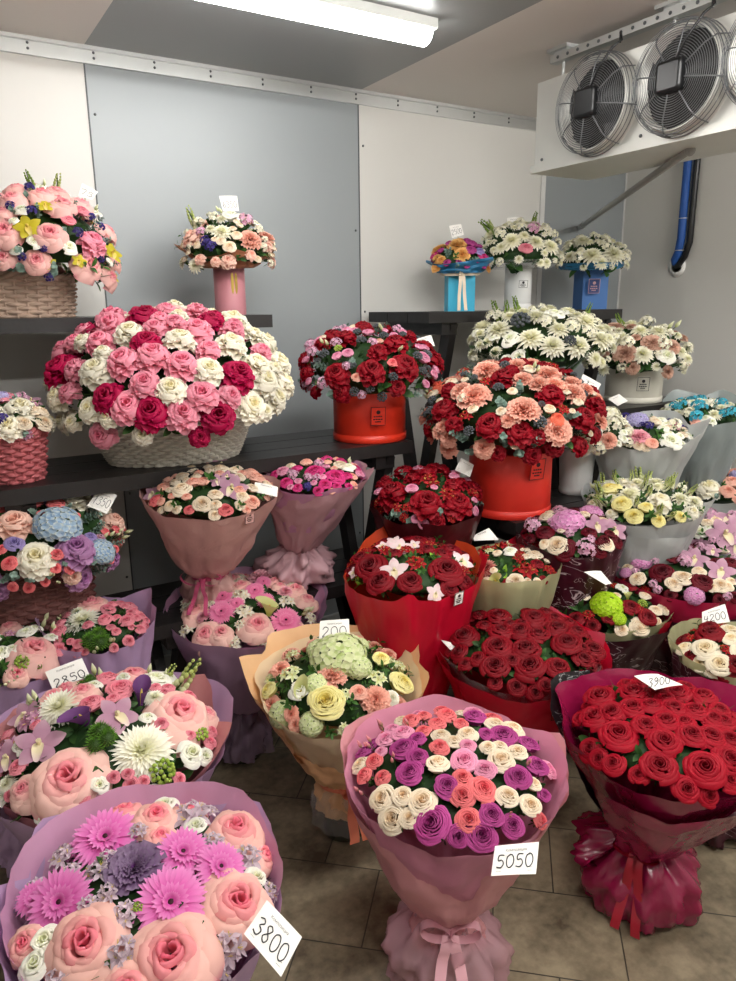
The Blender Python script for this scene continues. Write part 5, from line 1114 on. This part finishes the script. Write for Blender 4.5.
# W: red hatbox left
def boxed(label, px, py, h, hw, dome, zb, low, seed, name='flower_box', cat='flower box', tilt=4, rf=.96, back=.02, group=None):
    b = Bq(name, label, cat, px, py, h, hw, dome=dome, tilt=tilt, zb=zb, low=low, rf=rf, seed=seed, group=group)
    b.base = Vector((b.C.x, b.C.y, zb)) + b.dv * back; b.root.location = b.base; b.L = b.C - b.base; return b
b = boxed('red round hatbox of red roses, pink spray roses and eucalyptus, on the middle bench', 369, 369, -2.33, 73, .6, ZM, -.45, 25, group='red hatboxes of roses')
b.spec(285, 310, 4.33, 'RR 525 232 134;RR 375 255 124;RR 220 270 114;RR 650 205 124;RR 480 132 110;RR 260 112 100;RR 175 78 80;RR 340 68 96;RR 70 200 90;RR 640 140 100;RR 540 105 70;SL 225 197 50;SL 272 185 54;SK 467 227 50;SH 310 290 50;SH 410 132 36;SL 600 205 66;SL 130 112 60;SC 100 75 50;SC 285 45 44;BG 230 165 40;BU 180 150 70;BU 500 180 60;BU 420 90 60;EU 145 235 100;EU 290 222 84;LF 530 345 110;LF 420 312 90;LF 600 320 80;WP 60 135 70;WP 380 140 50;RR 85 270 70;BR 170 190 50;SL 300 85 40;SL 360 95 50;EU 570 270 70;WP 490 75 50;SL 110 165 50;BR 330 130 50;EU 230 310 80;LF 130 310 80;WP 210 75 50;SP 560 90 40')
b.fill('RR 4 8;SL 3 4;EU 3 8;BR 2 4;WP 2 5', 150, tight=.6); b.foliage(ll=.03)
hb_ = hatbox(b, B_RED, .135, .215); b.sheet(P_WINEP, 0, 360, .9, .98, lambda s: .13 + .6 * max(0, s - .88), pleat=.06, k=9, seed=70, name='paper_collar')
b.sticker(B_RED, DARKINK, 378, 416, 15, 19, lambda s: .138)
price_tag([(414, 340), (431, 335), (435, 346), (416, 350)], depth(b.C) - .02, '', 'white price tag among the roses of the left red hatbox')
# U: red hatbox right
b = boxed('large scarlet hatbox of dark red roses and salmon carnations with eucalyptus, tag on the right', 512, 414, -1.98, 94, .58, .86, -.45, 26, group='red hatboxes of roses')
b.spec(410, 350, 3.505, 'CS 220 150 108;CS 400 197 112;CS 520 275 98;CS 485 78 90;CS 578 142 84;CS 270 60 90;RS 70 115 80;RR 115 200 94;RR 280 255 104;RR 387 280 98;RR 330 85 96;RR 495 145 98;RR 615 232 94;AR 185 72 60;AR 505 45 60;EU 320 180 100;EU 385 122 70;EU 465 160 70;EU 330 305 90;LF 90 275 100;BR 455 252 56;SC 80 152 44;SC 220 205 40;SC 145 110 44;CS 675 245 56;EU 610 245 84;EU 215 85 60;SC 420 65 50;AR 265 105 50;AR 195 225 60;BU 60 160 60;BU 440 70 60;SC 490 205 46;RS 520 235 46;BR 310 130 44;EU 160 295 80;LF 240 295 70;EU 445 320 80;LF 560 310 80;AR 540 205 50;SC 590 180 40;EU 540 100 60;EU 575 225 70;WX 190 170 50;SC 370 330 40')
b.fill('CS 4 8;RR 3 8;EU 3 8;SC 2 4;BR 2 4', 150, tight=.6); b.foliage(ll=.03)
hatbox(b, B_RED2, .150, .235)
b.sticker(B_RED2, DARKINK, 537, 469, 17, 22, lambda s: .153)
price_tag([(583, 374), (601, 384), (593, 399), (577, 389)], depth(b.C) + .02, '1150', 'white price tag turned on its corner beside the right red hatbox', toff=.42)
# V: small white vase arrangement
b = boxed('small white tin with white freesias and a peach carnation right of the scarlet hatbox', 598, 435, -1.93, 34, .6, .86, -.3, 27, name='flower_vase', cat='flower vase', back=-.0)
b.base = hit_z(575, 492, .86); b.root.location = b.base; b.L = b.C - b.base
b.spec(410, 350, 3.505, 'CS 697 312 56;WX 625 305 80;WX 660 340 66;WX 700 225 84;WX 715 262 70;LW 615 345 50;LW 685 195 50;LF 590 310 90;WX 725 225 60;LF 600 355 80;EU 560 350 70;LW 655 285 40')
b.fill('WX 4 5;LW 3 4;LF 3 7', 80); b.foliage(ll=.03)
m_ = MB(); m_.lathe([(.062, 0), (.066, .004), (.066, .02), (.063, .024), (.072, .18), (.075, .19), (.07, .185), (.06, .1)], 40); m_.obj('tin_vase', B_WHT, b.root)
# S: white chrysanthemums
b = boxed('wide box of white lilies and chrysanthemums with fern at upper right', 540, 345, -2.28, 76, .5, ZM, -.5, 28, group='white flower boxes')
b.spec(455, 290, 3.067, 'CD 60 100 76;CD 130 115 92;CD 232 140 94;CD 300 165 88;CD 380 165 92;CD 450 145 84;CD 405 90 84;CD 320 115 76;CD 250 75 74;CD 165 65 76;CD 345 62 66;LW 305 72 50;BR 200 92 66;BR 355 155 40;LW 170 150 50;SN 90 45 80;SN 175 30 70;SN 130 38 60;SN 430 60 60;FE 70 175 130;FE 130 195 130;FE 400 205 120;FE 60 195 110;LF 200 190 80;LF 270 205 80;WX 110 75 60;WX 280 100 60;CD 470 110 60;WX 360 110 60;FE 330 215 90;WX 410 130 50;LW 195 205 40')
b.fill('CD 5 8;WX 2 5;FE 3 10;LW 1 5', 140, tight=.62); b.foliage(ll=.04)
hatbox(b, B_WHT, .14, .22)
# R: cream box
RZ = hit_y(625, 404, 2.2).z
b = boxed('cream box of white and tan flowers with fern against the right wall', 636, 354, -2.25, 54, .6, RZ, -.45, 29, group='white flower boxes')
b.spec(455, 290, 3.067, 'CT 520 187 66;CT 488 110 54;CT 605 157 56;CT 665 168 50;CD 510 142 66;CD 575 192 70;CD 570 120 64;CD 625 122 66;CD 540 100 50;LW 650 202 54;CD 695 185 50;FE 540 235 90;FE 620 235 90;FE 680 225 80;FE 500 225 90;WX 490 150 50;WX 640 165 50;SN 500 80 60;LF 580 230 70;WX 530 160 50;BU 660 120 60;WX 590 100 50')
b.fill('CD 4 7;CT 2 6;FE 3 9;WX 2 5', 110, tight=.62); b.foliage(ll=.035)
R_BASE = b.base.copy(); hatbox(b, B_CREAM, .125, .2)
b.sticker(B_CREAM, INK, 643, 384, 12, 14, lambda s: .128, solid=False)
stand(b.base.x - .3, b.base.x + .26, b.base.y - .17, b.base.y + .17, RZ, 'black wooden stool under the cream flower box near the right wall', legs=(b.base.x - .22, b.base.x + .18))
# T1-3
b = boxed('turquoise square box of orange carnations and magenta roses on the top bench', 460, 264, -2.72, 30, .8, ZT, -.15, 30, group='flower boxes on the top bench')
b.spec(420, 200, 3.345, 'CO 125 145 60;CO 62 155 56;CO 140 175 50;SF 50 183 40;SM 100 145 34;SM 172 145 44;SM 170 167 40;SF 210 187 36;EU 90 175 50;EU 180 200 50;EU 50 120 60;EU 35 150 50;SM 160 130 30;RU 120 190 50;EU 215 160 40;LP 200 170 30')
b.fill('CO 3 6;SM 3 4;EU 2 6', 70); b.foliage(ll=.025)
mb = MB(); mb.box((-.06, -.06, 0), (.06, .06, b.L.z - .01)); o = mb.obj('square_box', B_TURQ, b.root, smooth=False); o.rotation_euler = (0, 0, -.5)
b.sheet(P_BLUE, 0, 360, .82, 1.0, b.prof(.6, .05, .8), rim=((-180, .0), (-90, .02), (-40, .0), (0, .01), (60, .03), (100, .0)), pleat=.05, k=7, seed=72, label='blue paper collar', name='paper_collar')
b.bow(RB_CREAM, sn=.8, rn=.072, size=.03, tail=.17, ang=5, w=.014)
price_tag([(449, 226), (461, 224), (464, 235), (452, 238)], depth(b.C) + .05, '2500', 'white price tag over the turquoise box', stick=.06)
b = boxed('white cylinder box of white lilies with one pink rose on the top bench', 519, 258, -2.72, 45, .8, ZT, -.2, 31, group='flower boxes on the top bench')
b.spec(420, 200, 3.345, 'CD 305 130 80;CD 230 100 64;CD 390 135 70;SP 355 160 48;CD 440 150 70;SN 200 60 90;SN 380 72 60;LF 320 210 70;LF 260 180 70;WX 270 110 50;WX 420 110 60;WP 380 95 50;CD 350 115 50;LF 210 130 60;SW 215 75 60;FE 300 230 70;FE 390 200 70;CD 270 155 50;WX 340 90 40')
b.fill('CD 4 6;WX 3 5;LF 2 7', 90); b.foliage(ll=.03)
hatbox(b, B_WHT, .063, b.L.z - .01); b.sticker(B_WHT, INK, 523, 284, 9, 7, lambda s: .066, solid=False)
b.sheet(P_FILM, 0, 360, .8, .98, b.prof(.5, .06, .8), pleat=.05, k=7, seed=73, name='film_collar')
price_tag([(507, 218), (520, 217), (521, 227), (507, 228)], depth(b.C) + .06, '', 'white price tag behind the white lilies on the top bench', stick=.06)
b = boxed('blue square box of white lilies on the right end of the top bench', 592, 262, -2.72, 37, .7, ZT, -.2, 32, group='flower boxes on the top bench')
b.spec(420, 200, 3.345, 'CD 545 130 66;CD 575 178 84;CD 650 175 84;CD 500 142 64;CD 608 205 56;LF 500 225 70;LF 640 225 70;WX 530 190 50;WX 620 150 50;FE 550 230 70;CD 500 185 50;EU 600 150 40;WX 680 195 50')
b.fill('CD 4 6;WX 3 5;LF 2 7', 80); b.foliage(ll=.03)
mb = MB(); mb.box((-.065, -.065, 0), (.065, .065, b.L.z - .01)); o = mb.obj('square_box', B_BLUE, b.root, smooth=False); o.rotation_euler = (0, 0, -.45)
b.sheet(P_BLUE, 0, 360, .85, 1.0, b.prof(.6, .05, .8), pleat=.06, k=7, seed=74, label='blue paper collar', name='paper_collar')
b.sticker(mat('label_navy', '3a4a7c', .5), mat('label_blush', 'c49a9a', .5), 594, 286, 11, 14, lambda s: .08)
# DD pink cylinder
b = boxed('pink cylinder box with gold emblem holding peach roses and white chrysanthemums, left top bench', 228, 256, -2.72, 49, .85, ZT, -.2, 33, group='flower boxes on the top bench')
b.spec(160, 180, 5.257, 'RH 165 290 120;CD 322 262 120;CS 480 300 112;CS 588 280 92;SC 402 288 64;SC 365 350 72;VI 240 325 70;VI 265 345 70;WP 450 215 90;WP 215 270 60;LW 370 185 90;LW 525 225 50;SW 100 150 150;CD 262 250 70;SC 592 350 60;SC 320 320 54;RU 85 340 110;RU 90 290 90;LF 180 370 80;LF 420 370 80;LF 320 390 80;BU 310 150 70;EU 540 190 70;LF 540 370 70;RU 560 390 60;WX 200 220 60;SC 195 340 50;LW 420 200 50;LF 250 190 80;WX 620 330 50')
b.fill('CD 2 7;RH 2 6;SC 3 4;LF 2 7;WX 2 4', 110); b.foliage(ll=.03)
mb = MB(); mb.lathe([(.057, 0), (.058, .003), (.058, b.L.z - .01), (.055, b.L.z - .01), (.054, .1)], 48); mb.obj('cylinder_box', B_PINK, b.root)
mb = MB()
for da in (-.06, .18): 
    aa = math.atan2(b.e1.y, b.e1.x) + .25 + da; rows = [[(.0592 * math.cos(aa + w_), .0592 * math.sin(aa + w_), z) for w_ in (-.09 * k, 0, .09 * k)] for z, k in ((.075, .2), (.085, .8), (.10, 1), (.13, 1), (.145, .7), (.152, .2))]; mb.grid(rows)
mb.obj('gold_emblem', GOLD, b.root)
b.sheet(P_KRAFT, 0, 360, .8, .97, b.prof(.7, .055, .8, R=b.R * .8), rim=((-180, .01), (-120, .02), (-70, .05), (-45, .0), (-10, .01), (10, .03), (50, .0), (95, .04), (130, .01)), pleat=.06, k=6, seed=76, label='brown kraft paper collar', name='paper_collar')
price_tag([(219, 196), (237, 196), (239, 211), (223, 211)], depth(b.C) + .0, '6350', 'white price tag reading 6350 above the pink cylinder box', toff=.42, stick=.06)
# AA top left tan basket
b = boxed('tan wicker basket of pink roses and yellow orchids on the top left bench', 42, 254, -2.7, 76, .85, ZT, -.35, 34, name='flower_basket', cat='flower basket', back=.05)
b.base.x = hit_z(10, 300, ZT + .08).x if False else b.C.x - .07; b.root.location = b.base; b.L = b.C - b.base
b.spec(0, 160, 5.66, 'RC 60 215 150;RC 85 130 140;RC 20 400 180;RC 280 415 180;RC 355 245 160;RK 535 455 170;RC 635 385 130;SP 390 338 90;SP 465 285 90;OY 155 375 150;OY 640 520 130;OY 255 255 100;OY 315 250 90;OY 320 155 70;LW 125 278 80;LW 235 155 80;LW 390 492 90;LW 195 458 80;LW 570 262 76;VI 440 412 70;VI 515 325 64;VI 570 378 60;SN 175 115 150;SW 345 80 160;EU 100 505 140;EU 120 600 170;EU 290 605 140;EU 420 250 90;EU 365 400 80;RU 480 600 190;RU 560 620 170;LF 600 680 170;LF 470 640 130;BU 245 100 80;BU 610 250 80;EU 510 225 80;EU 70 280 100;EU 210 270 80;LW 90 510 60;RC 5 290 120;EU 150 190 90;LF 520 530 100;EU 30 590 120;RC 330 210 60')
b.fill('RC 5 8;LW 2 4;EU 2 8;OY 1 6;VI 1 4', 150, tight=.62); b.foliage(ll=.04)
basket(b, W_TAN, .165, .13, .125, 1.1, rows=10, k=30)
price_tag([(82, 183), (98, 192), (92, 200), (78, 196)], depth(b.C) + .05, '75', 'white price tag above the tan basket of pink roses', stick=.06, header=True)
# BB small pink basket
b = boxed('small pink wicker basket of cream roses on the left end of the middle bench', 10, 421, -2.33, 40, .6, ZM, -.35, 35, name='flower_basket', cat='flower basket', back=.0)
b.spec(0, 280, 4, 'RW 80 505 130;RW 30 580 110;SC 95 572 70;SC 175 570 80;SC 30 605 70;SP 22 432 90;AP 60 412 70;OR 150 455 90;VI 5 555 60;HL 0 450 80;WP 100 425 60;SC 170 525 60;EU 90 625 90;LF 10 640 80;EU 25 380 50;SP 50 430 50;SC 135 520 60;RW -40 520 110;SP -60 450 90;LF 130 600 60')
b.fill('RW 3 8;SC 3 5;AP 2 5;EU 2 7', 80); b.foliage(ll=.03)
basket(b, W_PINK, .085, .085, .14, 1.3, rows=12, k=20)
# CC hydrangea basket
b = boxed('brown wicker basket with blue hydrangeas, lilac and white roses on the low bench at left', 34, 540, -2.3, 92, .5, ZL, -.5, 36, name='flower_basket', cat='flower basket', back=.02)
b.spec(0, 470, 5.257, 'HB 305 285 250;HB 40 160 180;RL 400 405 210;RW 185 455 200;RH 75 270 200;RH 605 262 130;RW 395 158 130;RW 450 150 110;SK 185 170 80;SK 295 172 96;SK 385 238 70;SK 300 442 76;SK 295 515 60;SK 370 520 60;SK 50 490 86;SK 10 415 66;RL 215 120 110;RL 140 105 90;LP 75 385 84;EU 490 240 130;EU 520 305 110;EU 335 495 80;EU 530 560 120;EU 570 520 110;BU 560 360 90;BU 650 345 90;BU 640 110 110;LP 475 350 60;SK 320 105 56;EU 170 215 80;EU 225 515 80;EU 20 580 90;BG 130 180 36;AP 530 350 60;BU 620 340 70;EU 370 190 60;SK 10 200 70;EU 260 560 70;BU 270 550 70;BU 310 580 70;BU 345 600 70')
b.fill('HB 1 12;RL 2 9;RW 2 9;SK 3 4;EU 3 8;RH 1 8', 150, tight=.62); b.foliage(ll=.035)
basket(b, W_BRN, .15, .12, .24, 1.1, rows=18, k=30)
price_tag([(99, 489), (117, 495), (107, 514), (87, 506)], depth(b.C) - .0, '1350', 'white price tag reading 1350 on the hydrangea basket', toff=.45)
